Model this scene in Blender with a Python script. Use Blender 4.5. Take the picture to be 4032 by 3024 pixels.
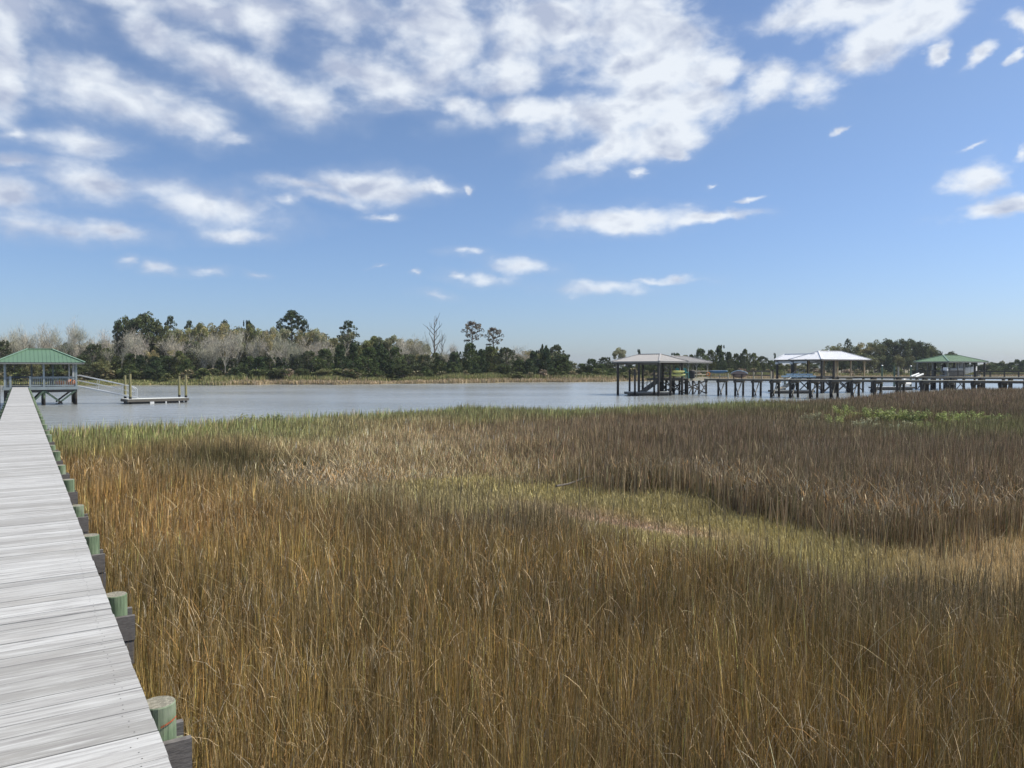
import bpy, math, random
import numpy as np
from mathutils import Vector, Matrix

C = bpy.context.scene.collection
sc = bpy.context.scene
for _o in list(bpy.data.objects):
    bpy.data.objects.remove(_o)

# ------------------------------------------------------------------ camera
EYE = 3.37                                   # eye height over the water (z = 0)
PITCH = math.atan(0.022)
cam_data = bpy.data.cameras.new('camera')
cam_data.sensor_width = 36.0
cam_data.lens = 26.786
cam_data.clip_start = 0.1
cam_data.clip_end = 6000
cam = bpy.data.objects.new('camera', cam_data)
cam.location = (0, 0, EYE)
cam.rotation_euler = (math.pi / 2 - PITCH, 0, 0)
C.objects.link(cam)
sc.camera = cam

# ------------------------------------------------------------------ world
SUN_AZ, SUN_EL = math.radians(80), math.radians(48)
world = bpy.data.worlds.new('World')
sc.world = world
world.use_nodes = True
WT = world.node_tree
WT.nodes.clear()


class G:
    """small node-graph helper"""
    def __init__(self, tree):
        self.t = tree

    def n(self, kind, **kw):
        nd = self.t.nodes.new(kind)
        for k, v in kw.items():
            setattr(nd, k, v)
        return nd

    def put(self, sock, v):
        if isinstance(v, bpy.types.NodeSocket):
            self.t.links.new(v, sock)
        elif v is not None:
            sock.default_value = v

    def math(self, op, a, b=None, c=None, clamp=False):
        nd = self.n('ShaderNodeMath', operation=op, use_clamp=clamp)
        for i, v in enumerate((a, b, c)):
            self.put(nd.inputs[i], v)
        return nd.outputs[0]

    def vmath(self, op, a, b=None, scale=None):
        nd = self.n('ShaderNodeVectorMath', operation=op)
        self.put(nd.inputs[0], a)
        if b is not None:
            self.put(nd.inputs[1], b)
        if scale is not None:
            self.put(nd.inputs[3], scale)
        return nd.outputs['Value' if op in ('LENGTH', 'DOT_PRODUCT', 'DISTANCE') else 'Vector']

    def mix(self, f, a, b, mode='MIX'):
        nd = self.n('ShaderNodeMix', data_type='RGBA', blend_type=mode)
        self.put(nd.inputs[0], f)
        self.put(nd.inputs[6], a)
        self.put(nd.inputs[7], b)
        return nd.outputs[2]

    def noise(self, vec, scale, detail=4.0, rough=0.5, dist=0.0, out='Fac', dim='3D'):
        nd = self.n('ShaderNodeTexNoise', noise_dimensions=dim)
        self.put(nd.inputs['Vector'], vec)
        nd.inputs['Scale'].default_value = scale
        nd.inputs['Detail'].default_value = detail
        nd.inputs['Roughness'].default_value = rough
        nd.inputs['Distortion'].default_value = dist
        return nd.outputs[out]

    def rng(self, v, a, b, c=0.0, d=1.0, smooth=False):
        nd = self.n('ShaderNodeMapRange', interpolation_type='SMOOTHSTEP' if smooth else 'LINEAR')
        for i, x in enumerate((v, a, b, c, d)):
            self.put(nd.inputs[i], x)
        return nd.outputs[0]

    def mapping(self, vec, loc=(0, 0, 0), rot=(0, 0, 0), scale=(1, 1, 1), kind='POINT'):
        nd = self.n('ShaderNodeMapping', vector_type=kind)
        self.put(nd.inputs[0], vec)
        nd.inputs[1].default_value = loc
        nd.inputs[2].default_value = rot
        nd.inputs[3].default_value = scale
        return nd.outputs[0]


def build_world():
    g = G(WT)
    out = g.n('ShaderNodeOutputWorld')
    bg = g.n('ShaderNodeBackground')
    STR = 0.1
    bg.inputs[1].default_value = STR
    sky = g.n('ShaderNodeTexSky')
    sky.sky_type = 'NISHITA'
    sky.sun_disc = False
    sky.sun_elevation = SUN_EL
    sky.sun_rotation = SUN_AZ
    sky.altitude = 0
    sky.air_density = 1.0
    sky.dust_density = 0.6
    sky.ozone_density = 2.0
    tc = g.n('ShaderNodeTexCoord')
    d = tc.outputs['Generated']
    sx = g.n('ShaderNodeSeparateXYZ')
    g.put(sx.inputs[0], d)
    X, Y, Z = sx.outputs
    az = g.math('ARCTAN2', X, Y)
    el = g.math('ARCSINE', g.math('MINIMUM', g.math('MAXIMUM', Z, -1.0), 1.0))
    cb = g.n('ShaderNodeCombineXYZ')
    g.put(cb.inputs[0], az)
    g.put(cb.inputs[1], el)
    p0 = cb.outputs[0]
    # warp
    ps = g.mapping(p0, scale=(1.0, 1.6, 1.0))
    wn = g.noise(ps, 5.0, 3.0, 0.55, out='Color')
    w = g.vmath('SUBTRACT', wn, (0.5, 0.5, 0.5))
    w = g.vmath('MULTIPLY', w, (0.075, 0.035, 0.0))
    w2 = g.vmath('SUBTRACT', g.noise(ps, 30.0, 4.0, 0.6, out='Color'), (0.5, 0.5, 0.5))
    w = g.vmath('ADD', w, g.vmath('MULTIPLY', w2, (0.034, 0.015, 0.0)))
    p = g.vmath('ADD', p0, w)
    # cloud banks: (azimuth deg, elevation deg, half-width deg, half-height deg, tilt deg, thinness)
    acc = None
    cnt = 0
    for (ca, ce, ra, re, rot, thin) in CLOUDS:
        m = g.mapping(p, loc=(math.radians(ca), math.radians(ce), 0), rot=(0, 0, math.radians(rot)),
                      scale=(math.radians(ra), math.radians(re), 1.0), kind='TEXTURE')
        ln = g.vmath('LENGTH', m)
        if thin:
            ln = g.math('ADD', ln, thin)
        if acc is None:
            acc = ln
        else:
            acc = g.math('SMOOTH_MIN', acc, ln, 0.35)
        cnt += 1
        if cnt % 5 == 0:      # keeps the evaluation in sequence
            nd = g.n('ShaderNodeVectorMath', operation='MULTIPLY_ADD')
            g.put(nd.inputs[0], acc)
            nd.inputs[1].default_value = (1e-7, 1e-7, 0.0)
            g.put(nd.inputs[2], p)
            p = nd.outputs[0]
    # elsewhere in the sky (high up and behind) loose clouds of the same weather
    far = g.noise(g.mapping(p0, scale=(1.0, 1.8, 1.0)), 3.0, 2.0, 0.5)
    outside = g.math('MAXIMUM', g.rng(g.math('ABSOLUTE', az), 0.62, 0.8), g.rng(el, 0.50, 0.62))
    farlen = g.rng(far, 0.62, 0.42, 0.3, 1.9)
    farlen = g.math('ADD', farlen, g.rng(outside, 0.0, 1.0, 2.0, 0.0))
    farlen = g.math('ADD', farlen, g.rng(el, 0.08, 0.22, 1.5, 0.0))
    acc = g.math('MINIMUM', acc, farlen)
    nL = g.noise(ps, 7.0, 3.0, 0.5)
    nA = g.noise(ps, 17.0, 9.0, 0.53, 0.15)
    nA = g.math('ADD', g.math('MULTIPLY', nA, 0.62), g.math('MULTIPLY', nL, 0.38))
    field = g.math('SUBTRACT', g.math('ADD', 1.0, g.math('MULTIPLY', g.math('SUBTRACT', nA, 0.5), 3.0)), acc)
    dens = g.rng(field, -0.28, g.rng(az, -0.4, 0.2, 0.85, 0.60), 0, 1, smooth=True)
    # light and dark inside a cloud: compare with a point a little nearer the sun
    po = g.vmath('ADD', ps, (0.012, 0.034, 0.0))
    nB = g.noise(po, 16.0, 5.0, 0.5, 0.35)
    nA2 = g.noise(ps, 16.0, 5.0, 0.5, 0.35)
    rim = g.math('MULTIPLY', g.math('SUBTRACT', nA2, nB), 3.2)
    thick = g.rng(field, 0.45, 1.5, 0.0, 1.0)
    lit = g.math('SUBTRACT', g.math('ADD', 0.80, g.math('SUBTRACT', rim, g.rng(el, 0.32, 0.46, 0.0, 0.12))), g.math('MULTIPLY', thick, 0.55))
    side = g.math('SUBTRACT', g.rng(az, -0.50, 0.15, -0.16, 0.20), g.math('MULTIPLY', g.rng(el, 0.30, 0.48), g.rng(az, 0.3, -0.1, 0.0, 0.22)))
    lit = g.math('ADD', lit, side, clamp=True)
    grey = (0.37 / STR, 0.42 / STR, 0.54 / STR, 1)
    white = (0.68 / STR, 0.72 / STR, 0.77 / STR, 1)
    ccol = g.mix(lit, grey, white)
    dens = g.math('MULTIPLY', dens, g.rng(el, 0.02, 0.16, 0.55, 0.95))
    tint = g.mix(g.rng(el, 0.0, 0.30), (0.63, 0.755, 1.06, 1), (0.82, 0.88, 1.0, 1))
    skyc = g.mix(1.0, sky.outputs[0], tint, 'MULTIPLY')
    veil = g.math('MULTIPLY', g.rng(field, -0.9, 0.2, 0.0, 0.24, smooth=True), g.rng(az, -0.1, 0.35, 1.0, 0.25))
    skyc = g.mix(veil, skyc, (0.40 / STR, 0.46 / STR, 0.58 / STR, 1))
    col = g.mix(dens, skyc, ccol)
    g.put(bg.inputs[0], col)
    WT.links.new(bg.outputs[0], out.inputs[0])


def _c(px, py, rx, ry, rot=0, thin=0.0):
    """a cloud given where it hangs on the photograph, turned into a direction in the sky (degrees)"""
    az = math.atan((px - 2016) / 3000)
    el = math.atan((1446 - py) / 3000 * math.cos(az))
    k = math.cos(az)
    if rx < 160 and py > 560:
        thin += 0.06
        ry *= 1.15
        rx *= 1.1
    if px < 1500 and rx > 150:
        ry *= 1.1
        thin += 0.07
        rot *= 0.7
    return (math.degrees(az), math.degrees(el), math.degrees(rx * (1.16 if rx < 200 else 1.06) / 3000 * k * k), math.degrees(ry * (1.2 if rx < 200 else 1.06) / 3000 * k), rot, thin)


CLOUDS = [
    _c(60, 50, 330, 100, 0, .12), _c(560, 0, 420, 55, 0, .1), _c(1000, 50, 300, 95, -10, .1), _c(1330, 40, 220, 120, 0, 0.12),
    _c(30, 290, 90, 170), _c(590, 110, 110, 80, -25), _c(830, 225, 330, 85, -18), _c(330, 320, 200, 100, -12),
    _c(560, 390, 330, 80, -16), _c(1100, 360, 260, 85, -12), _c(720, 470, 220, 60, -15, 0.1), _c(330, 560, 240, 60, 0, 0.2), _c(100, 640, 200, 30, 0, 0.2), _c(80, 520, 90, 30, 0, 0.35),
    _c(400, 735, 260, 65, -8), _c(820, 810, 330, 70, -10, 0.1), _c(60, 775, 190, 55), _c(130, 890, 200, 55, -5), _c(450, 930, 190, 35, 0, 0.2), _c(950, 935, 130, 25, 0, 0.4),
    _c(920, 545, 110, 28, 8, 0.35), _c(1130, 790, 70, 50, 0, 0.45), _c(900, 40, 420, 50, 0, .0), _c(620, 430, 300, 60, -8, .1),
    _c(1500, 310, 240, 85, -8), _c(1720, 130, 240, 150, 0, .05), _c(2150, 120, 300, 130, 0, .06), _c(2000, 270, 160, 70, 0), _c(2500, 90, 280, 130),
    _c(2550, 270, 290, 130, 0), _c(2450, 440, 330, 95, 8), _c(2100, 450, 290, 50, 8), _c(1800, 430, 120, 45, -15, 0.25), _c(2720, 430, 180, 75, 10), _c(2850, 270, 110, 60, 25, 0.15),
    _c(2360, 600, 170, 60, 22, 0.0), _c(2620, 540, 160, 60, 12), _c(2660, 606, 60, 20, 0, 0.2), _c(2500, 680, 60, 16, 0, 0.4),
    _c(3030, 330, 130, 75, 20, 0.1), _c(3180, 350, 110, 60, -5, 0.1), _c(3300, 50, 260, 80, 0), _c(3420, 170, 140, 90, 35), _c(3620, 80, 160, 70, 22), _c(3380, 250, 60, 40, 0, 0.05),
    _c(3670, 240, 50, 30, 35, 0.15), _c(3850, 225, 75, 26, 32, 0.1), _c(4020, 120, 60, 70, 50, 0.05), _c(4010, 235, 40, 25, 30, 0.2),
    _c(3825, 700, 105, 52, 8), _c(3770, 595, 60, 14, 15, 0.3), _c(3990, 620, 60, 24, 30, 0.25), _c(3280, 515, 40, 14, 22, 0.15), _c(3930, 825, 200, 40, 6, 0.0),
    _c(1440, 745, 190, 48, 0), _c(1180, 735, 130, 26, -5, 0.2), _c(1300, 790, 150, 26, -10, 0.15), _c(1700, 740, 90, 24, 0, 0.15), _c(1840, 742, 20, 14, 0, 0.1), _c(1490, 862, 80, 14, 6, 0.45),
    _c(2420, 870, 260, 46, 0, 0.0), _c(2750, 862, 180, 22, 4, 0.05), _c(2940, 780, 65, 10, 8, 0.4), _c(2765, 738, 34, 16, 20, 0.35),
    _c(485, 1035, 52, 16, 12, 0.4), _c(615, 1060, 72, 22, 0, 0.3), _c(820, 1070, 100, 16, 6, 0.45), _c(1020, 1080, 62, 14, 0, 0.5),
    _c(1815, 1000, 68, 20, 0, 0.3), _c(2050, 1060, 130, 30, 0, 0.25), _c(1900, 1105, 120, 20, 0, 0.3), _c(1800, 1098, 30, 16, 0, 0.35), _c(1700, 1170, 90, 18, -6, 0.7),
    _c(2420, 1135, 250, 36, 0, 0.35), _c(2600, 1112, 170, 18, 0, 0.3), _c(1490, 1060, 40, 8, 20, 0.4), _c(1640, 1085, 24, 9, 15, 0.4),
]
build_world()

sun_d = bpy.data.lights.new('sun', 'SUN')
sun_d.energy = 3.9
sun_d.angle = math.radians(0.6)
sun_d.color = (1.0, 0.94, 0.83)
sun = bpy.data.objects.new('sun', sun_d)
sdir = Vector((math.sin(SUN_AZ) * math.cos(SUN_EL), math.cos(SUN_AZ) * math.cos(SUN_EL), math.sin(SUN_EL)))
sun.rotation_euler = sdir.to_track_quat('Z', 'Y').to_euler()
sun.location = (60, 0, 80)
C.objects.link(sun)

sc.view_settings.view_transform = 'Standard'
sc.view_settings.look = 'None'
sc.view_settings.exposure = 0.35
sc.view_settings.gamma = 1.0
sc.view_settings.use_curve_mapping = False
try:
    sc.cycles.max_bounces = 6
    sc.cycles.diffuse_bounces = 2
    sc.cycles.glossy_bounces = 3
    sc.cycles.transparent_max_bounces = 8
except Exception:
    pass

# ------------------------------------------------------------------ helpers
rnd = random.Random(7)
rng = np.random.default_rng(11)


def ray(px, py):
    """direction through a photograph pixel, scaled so that its y is 1"""
    cx, cy = (px - 2016) / 3000, (1512 - py) / 3000
    s, c = math.sin(PITCH), math.cos(PITCH)
    v = Vector((cx, c + cy * s, -s + cy * c))
    return v / v.y


def at(px, py, Y):
    r = ray(px, py)
    return Vector((r.x * Y, Y, EYE + r.z * Y))


def tag(o, label=None, cat=None, group=None, kind=None):
    if label: o['label'] = label
    if cat: o['category'] = cat
    if group: o['group'] = group
    if kind: o['kind'] = kind
    return o


def thing(name, label, cat, loc=(0, 0, 0), rz=0.0, group=None):
    o = bpy.data.objects.new(name, None)
    o.empty_display_size = 0.3
    o.location = loc
    o.rotation_euler = (0, 0, rz)
    C.objects.link(o)
    return tag(o, label, cat, group)


class MB:
    """collects shapes and links them as one mesh object"""
    def __init__(self):
        self.v, self.f, self.m = [], [], []

    def add(self, vs, fs, mi=0):
        b = len(self.v)
        self.v += [tuple(x) for x in vs]
        self.f += [tuple(i + b for i in f) for f in fs]
        self.m += [mi] * len(fs)
        return self

    def box(self, cx, cy, cz, sx, sy, sz, rz=0.0, mi=0):
        c, s = math.cos(rz), math.sin(rz)
        vs = []
        for dz in (-.5, .5):
            for dx, dy in ((-.5, -.5), (.5, -.5), (.5, .5), (-.5, .5)):
                x, y = dx * sx, dy * sy
                vs.append((cx + x * c - y * s, cy + x * s + y * c, cz + dz * sz))
        return self.add(vs, [(3, 2, 1, 0), (4, 5, 6, 7), (0, 1, 5, 4), (1, 2, 6, 5), (2, 3, 7, 6), (3, 0, 4, 7)], mi)

    def bar(self, p, q, w, h=None, mi=0, up=Vector((0, 0, 1))):
        """rectangular beam from p to q, w wide, h high"""
        h = h or w
        p, q = Vector(p), Vector(q)
        d = (q - p).normalized()
        side = d.cross(up)
        if side.length < 1e-4:
            side = Vector((1, 0, 0))
        side.normalize()
        u = side.cross(d).normalized()
        vs = []
        for e in (p, q):
            for a, b in ((-.5, -.5), (.5, -.5), (.5, .5), (-.5, .5)):
                vs.append(e + side * (a * w) + u * (b * h))
        return self.add(vs, [(3, 2, 1, 0), (4, 5, 6, 7), (0, 1, 5, 4), (1, 2, 6, 5), (2, 3, 7, 6), (3, 0, 4, 7)], mi)

    def cyl(self, p, q, r1, r2=None, n=10, mi=0, cap=True):
        r2 = r1 if r2 is None else r2
        p, q = Vector(p), Vector(q)
        d = (q - p).normalized()
        a = d.orthogonal().normalized()
        b = d.cross(a)
        vs = []
        for e, r in ((p, r1), (q, r2)):
            for i in range(n):
                t = 2 * math.pi * i / n
                vs.append(e + a * (math.cos(t) * r) + b * (math.sin(t) * r))
        fs = [(i, (i + 1) % n, n + (i + 1) % n, n + i) for i in range(n)]
        if cap:
            fs += [tuple(range(n - 1, -1, -1)), tuple(range(n, 2 * n))]
        return self.add(vs, fs, mi)

    def tube(self, pts, r, n=6, mi=0):
        for a, b in zip(pts[:-1], pts[1:]):
            self.cyl(a, b, r, r, n, mi)
        return self

    def loft(self, rings, mi=0, cap=True):
        n = len(rings[0])
        vs = [p for r in rings for p in r]
        fs = []
        for k in range(len(rings) - 1):
            for i in range(n):
                j = (i + 1) % n
                fs.append((k * n + i, k * n + j, (k + 1) * n + j, (k + 1) * n + i))
        if cap:
            fs += [tuple(range(n - 1, -1, -1)), tuple(range((len(rings) - 1) * n, len(rings) * n))]
        return self.add(vs, fs, mi)

    def mesh(self, name, mats, smooth=False):
        me = bpy.data.meshes.new(name)
        me.from_pydata(self.v, [], self.f)
        if not isinstance(mats, (list, tuple)):
            mats = [mats]
        for m in mats:
            me.materials.append(m)
        me.polygons.foreach_set('material_index', self.m)
        if smooth:
            me.polygons.foreach_set('use_smooth', [True] * len(self.f))
        me.update()
        return me

    def build(self, name, mats, parent=None, smooth=False, local=False):
        """links the mesh; when a parent is given the shape stays where it was drawn in the world"""
        o = bpy.data.objects.new(name, self.mesh(name, mats, smooth))
        C.objects.link(o)
        if parent is not None:
            o.parent = parent
            if not local:
                o.matrix_parent_inverse = world_of(parent).inverted()
        return o


def world_of(o):
    m = Matrix.LocRotScale(o.location, o.rotation_euler, o.scale)
    if o.parent is not None:
        m = world_of(o.parent) @ o.matrix_parent_inverse @ m
    return m


def quad_mesh(name, V, k, col, mat, extra_tri=False):
    """V (N,k,3): N polygons of k corners each; col (N,3): one colour each"""
    N = V.shape[0]
    me = bpy.data.meshes.new(name)
    me.vertices.add(N * k)
    me.vertices.foreach_set('co', V.reshape(-1).astype(np.float32))
    me.loops.add(N * k)
    me.loops.foreach_set('vertex_index', np.arange(N * k, dtype=np.int32))
    me.polygons.add(N)
    me.polygons.foreach_set('loop_start', np.arange(0, N * k, k, dtype=np.int32))
    me.update(calc_edges=True)
    a = me.attributes.new('tint', 'FLOAT_COLOR', 'POINT')
    c4 = np.ones((N, k, 4), np.float32)
    c4[:, :, :3] = col[:, None, :] if col.ndim == 2 else col
    a.data.foreach_set('color', c4.reshape(-1))
    me.materials.append(mat)
    return me


# ------------------------------------------------------------------ materials
MATS = {}


def new_mat(name):
    m = bpy.data.materials.new(name)
    m.use_nodes = True
    t = m.node_tree
    g = G(t)
    b = t.nodes['Principled BSDF']
    MATS[name] = m
    return m, g, b


def wood(name, base, dark, rough=0.85, scale=(1, 1, 1), stain=None, wet=None, vary=0.25):
    """weathered timber: grain stretched along one axis; wet = height below which it is dark and wet"""
    m, g, b = new_mat(name)
    tc = g.n('ShaderNodeTexCoord')
    v = g.mapping(tc.outputs['Object'], scale=scale)
    n1 = g.noise(v, 6.0, 5.0, 0.65)
    n2 = g.noise(tc.outputs['Object'], 1.3, 3.0, 0.5)
    c = g.mix(g.rng(n1, 0.38, 0.68), (*base, 1), (*dark, 1))
    c = g.mix(g.rng(n2, 0.35, 0.75, 0.0, vary), c, (*[x * 0.5 for x in base], 1))
    if stain:
        n3 = g.noise(tc.outputs['Object'], 2.1, 4.0, 0.6)
        c = g.mix(g.rng(n3, 0.45, 0.62, 0.0, 0.9), c, (*stain, 1))
    if wet is not None:
        geo = g.n('ShaderNodeNewGeometry')
        s = g.n('ShaderNodeSeparateXYZ')
        g.put(s.inputs[0], geo.outputs['Position'])
        zz = g.math('ADD', s.outputs[2], g.math('MULTIPLY', g.math('SUBTRACT', n1, 0.5), 0.2))
        c = g.mix(g.rng(zz, wet - 0.04, wet + 0.04, 1.0, 0.0), c, (0.012, 0.011, 0.010, 1))
    g.put(b.inputs['Base Color'], c)
    b.inputs['Roughness'].default_value = rough
    bp = g.n('ShaderNodeBump')
    bp.inputs['Strength'].default_value = 0.35
    bp.inputs['Distance'].default_value = 0.01
    g.put(bp.inputs['Height'], n1)
    g.put(b.inputs['Normal'], bp.outputs[0])
    return m


def plain(name, col, rough=0.6, metal=0.0, vary=0.12, nscale=2.0, spec=0.5):
    m, g, b = new_mat(name)
    tc = g.n('ShaderNodeTexCoord')
    n = g.noise(tc.outputs['Object'], nscale, 5.0, 0.6)
    c = g.mix(g.rng(n, 0.3, 0.7), (*[x * (1 - vary) for x in col], 1), (*[min(1, x * (1 + vary)) for x in col], 1))
    g.put(b.inputs['Base Color'], c)
    b.inputs['Roughness'].default_value = rough
    b.inputs['Metallic'].default_value = metal
    b.inputs['Specular IOR Level'].default_value = spec
    return m


def tinted(name, rough=0.8, trans=0.0, spec=0.2):
    """colour from the mesh's own tint attribute (each blade or leaf has its own colour)"""
    m, g, b = new_mat(name)
    at_ = g.n('ShaderNodeAttribute', attribute_name='tint')
    oi = g.n('ShaderNodeObjectInfo')
    c = g.mix(1.0, at_.outputs['Color'], g.mix(oi.outputs['Random'], (0.82, 0.86, 0.8, 1), (1.15, 1.1, 1.12, 1)), 'MULTIPLY')
    g.put(b.inputs['Base Color'], c)
    b.inputs['Roughness'].default_value = rough
    b.inputs['Specular IOR Level'].default_value = spec
    if trans > 0:
        tr = g.n('ShaderNodeBsdfTranslucent')
        g.put(tr.inputs[0], c)
        mx = g.n('ShaderNodeMixShader')
        mx.inputs[0].default_value = trans
        m.node_tree.links.new(b.outputs[0], mx.inputs[1])
        m.node_tree.links.new(tr.outputs[0], mx.inputs[2])
        out = m.node_tree.nodes['Material Output']
        m.node_tree.links.new(mx.outputs[0], out.inputs[0])
    return m


def deck_mat():
    m, g, b = new_mat('weathered_deck_boards')
    tc = g.n('ShaderNodeTexCoord')
    a = g.n('ShaderNodeAttribute', attribute_name='tint')
    sep = g.n('ShaderNodeSeparateColor')
    g.put(sep.inputs[0], a.outputs['Color'])
    tone, seed = sep.outputs[0], sep.outputs[1]
    off = g.n('ShaderNodeCombineXYZ')
    g.put(off.inputs[2], g.math('MULTIPLY', seed, 37.0))
    v = g.vmath('ADD', tc.outputs['Object'], off.outputs[0])
    # local x runs across the pier (along each board), local y along the pier
    gv = g.mapping(v, scale=(1.5, 26.0, 1.0))
    grain = g.noise(gv, 1.6, 6.0, 0.62, 0.4)
    fine = g.noise(g.mapping(v, scale=(2.5, 110.0, 1.0)), 1.5, 3.0, 0.6)
    blot = g.noise(v, 2.2, 4.0, 0.6)
    c = g.mix(g.rng(tone, 0.0, 1.0), (0.34, 0.33, 0.305, 1), (0.56, 0.555, 0.53, 1))
    c = g.mix(g.rng(grain, 0.48, 0.68, 0.0, 0.8), c, (0.25, 0.235, 0.225, 1))
    c = g.mix(g.rng(grain, 0.46, 0.32, 0.0, 0.6), c, (0.64, 0.64, 0.615, 1))
    c = g.mix(g.rng(fine, 0.60, 0.78, 0.0, 0.35), c, (0.24, 0.22, 0.21, 1))
    knot = g.noise(g.mapping(v, scale=(5.0, 14.0, 1.0)), 1.4, 2.0, 0.5)
    c = g.mix(g.rng(knot, 0.72, 0.80, 0.0, 0.55), c, (0.20, 0.18, 0.17, 1))
    c = g.mix(g.rng(blot, 0.55, 0.75, 0.0, 0.35), c, (0.36, 0.33, 0.29, 1))
    g.put(b.inputs['Base Color'], c)
    b.inputs['Roughness'].default_value = 0.75
    bp = g.n('ShaderNodeBump')
    bp.inputs['Strength'].default_value = 0.5
    bp.inputs['Distance'].default_value = 0.004
    g.put(bp.inputs['Height'], g.math('ADD', grain, fine))
    g.put(b.inputs['Normal'], bp.outputs[0])
    return m


def water_mat():
    m, g, b = new_mat('water')
    geo = g.n('ShaderNodeNewGeometry')
    P = geo.outputs['Position']
    big = g.noise(g.mapping(P, scale=(0.5, 1.0, 1.0)), 0.045, 3.0, 0.5)
    v = g.mapping(P, rot=(0, 0, 0.5), scale=(0.8, 1.5, 1.0))
    w1 = g.noise(v, 0.55, 4.0, 0.6, 0.3)
    w2 = g.noise(v, 2.4, 3.0, 0.55)
    b.inputs['Base Color'].default_value = (0.30, 0.315, 0.305, 1)
    b.inputs['IOR'].default_value = 1.33
    g.put(b.inputs['Roughness'], g.rng(big, 0.35, 0.7, 0.14, 0.26))
    bp = g.n('ShaderNodeBump')
    bp.inputs['Strength'].default_value = 1.0
    bp.inputs['Distance'].default_value = 1.0
    h = g.math('ADD', g.math('MULTIPLY', w1, 0.13), g.math('MULTIPLY', w2, 0.04))
    h = g.math('MULTIPLY', h, g.rng(big, 0.3, 0.7, 0.75, 1.2))
    g.put(bp.inputs['Height'], h)
    g.put(b.inputs['Normal'], bp.outputs[0])
    return m


def pile_mat():
    """copper-green treated pile: vertical streaks, pale bits where the bark side weathered"""
    m, g, b = new_mat('green_treated_pile')
    tc = g.n('ShaderNodeTexCoord')
    geo = g.n('ShaderNodeNewGeometry')
    P = geo.outputs['Position']
    n1 = g.noise(g.mapping(P, scale=(14, 14, 1.6)), 2.0, 5.0, 0.6)
    n2 = g.noise(P, 3.0, 4.0, 0.6)
    c = g.mix(g.rng(n1, 0.35, 0.65), (0.085, 0.125, 0.075, 1), (0.20, 0.275, 0.16, 1))
    c = g.mix(g.rng(n1, 0.60, 0.72, 0, 0.8), c, (0.10, 0.105, 0.075, 1))
    c = g.mix(g.rng(n2, 0.55, 0.7, 0, 0.5), c, (0.34, 0.36, 0.28, 1))
    s = g.n('ShaderNodeSeparateXYZ')
    g.put(s.inputs[0], P)
    c = g.mix(g.rng(s.outputs[2], 0.5, 0.75, 1, 0), c, (0.02, 0.018, 0.015, 1))
    # sawn top: grey rings
    sn = g.n('ShaderNodeSeparateXYZ')
    g.put(sn.inputs[0], geo.outputs['Normal'])
    rg = g.noise(g.mapping(P, scale=(20, 20, 1)), 2.0, 5.0, 0.7)
    rg2 = g.math('SINE', g.math('MULTIPLY', rg, 40.0))
    top = g.mix(g.rng(g.math('ADD', rg, g.math('MULTIPLY', rg2, 0.12)), 0.3, 0.7), (0.36, 0.335, 0.26, 1), (0.15, 0.14, 0.105, 1))
    c = g.mix(g.rng(sn.outputs[2], 0.6, 0.9), c, top)
    g.put(b.inputs['Base Color'], c)
    b.inputs['Roughness'].default_value = 0.85
    bp = g.n('ShaderNodeBump')
    bp.inputs['Strength'].default_value = 0.5
    bp.inputs['Distance'].default_value = 0.01
    g.put(bp.inputs['Height'], n1)
    g.put(b.inputs['Normal'], bp.outputs[0])
    return m


def ground_mat(name, c1, c2, scale=1.5):
    m, g, b = new_mat(name)
    geo = g.n('ShaderNodeNewGeometry')
    n = g.noise(geo.outputs['Position'], scale, 6.0, 0.65)
    n2 = g.noise(geo.outputs['Position'], scale * 9, 4.0, 0.6)
    c = g.mix(g.rng(n, 0.35, 0.65), (*c1, 1), (*c2, 1))
    c = g.mix(g.rng(n2, 0.5, 0.75, 0, 0.5), c, (*[x * 0.5 for x in c1], 1))
    g.put(b.inputs['Base Color'], c)
    b.inputs['Roughness'].default_value = 0.9
    bp = g.n('ShaderNodeBump')
    bp.inputs['Strength'].default_value = 0.6
    bp.inputs['Distance'].default_value = 0.05
    g.put(bp.inputs['Height'], n2)
    g.put(b.inputs['Normal'], bp.outputs[0])
    return m


M_DECK = deck_mat()
M_WATER = water_mat()
M_PILE = pile_mat()
M_CAP = wood('grey_cap_board', (0.20, 0.185, 0.175), (0.12, 0.11, 0.105), scale=(3, 3, 14))
M_STR = wood('stringer_timber', (0.16, 0.15, 0.13), (0.09, 0.085, 0.075), scale=(3, 3, 10))
M_DPILE = wood('dark_creosote_pile', (0.075, 0.068, 0.058), (0.035, 0.032, 0.028), scale=(6, 6, 1), wet=0.55)
M_BRACE = wood('weathered_sunlit_brace', (0.44, 0.41, 0.34), (0.24, 0.22, 0.18), scale=(4, 4, 2), wet=0.35)  # weathered timber made paler: sun on the brace is put into the colour
M_DKBRACE = wood('dark_brace', (0.10, 0.095, 0.085), (0.05, 0.047, 0.042), scale=(4, 4, 2), wet=0.45)
M_GBRACE = wood('green_brace', (0.12, 0.18, 0.13), (0.06, 0.09, 0.065), scale=(4, 4, 2), wet=0.35)
M_BEAM = wood('grey_brown_beam', (0.17, 0.155, 0.13), (0.10, 0.09, 0.075), scale=(3, 3, 8))
M_TAN = wood('tan_deck_timber', (0.42, 0.36, 0.27), (0.29, 0.25, 0.19), scale=(3, 3, 8), stain=(0.36, 0.38, 0.30))
M_NEWWOOD = wood('pale_new_timber', (0.50, 0.39, 0.25), (0.37, 0.28, 0.18), scale=(6, 6, 1))
M_POST = wood('grey_post', (0.29, 0.29, 0.25), (0.17, 0.17, 0.145), scale=(6, 6, 1))
M_SLATE = plain('slate_blue_paint', (0.19, 0.215, 0.235), 0.7)
M_SLATE2 = plain('slate_blue_post_paint', (0.27, 0.315, 0.325), 0.65)
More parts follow.
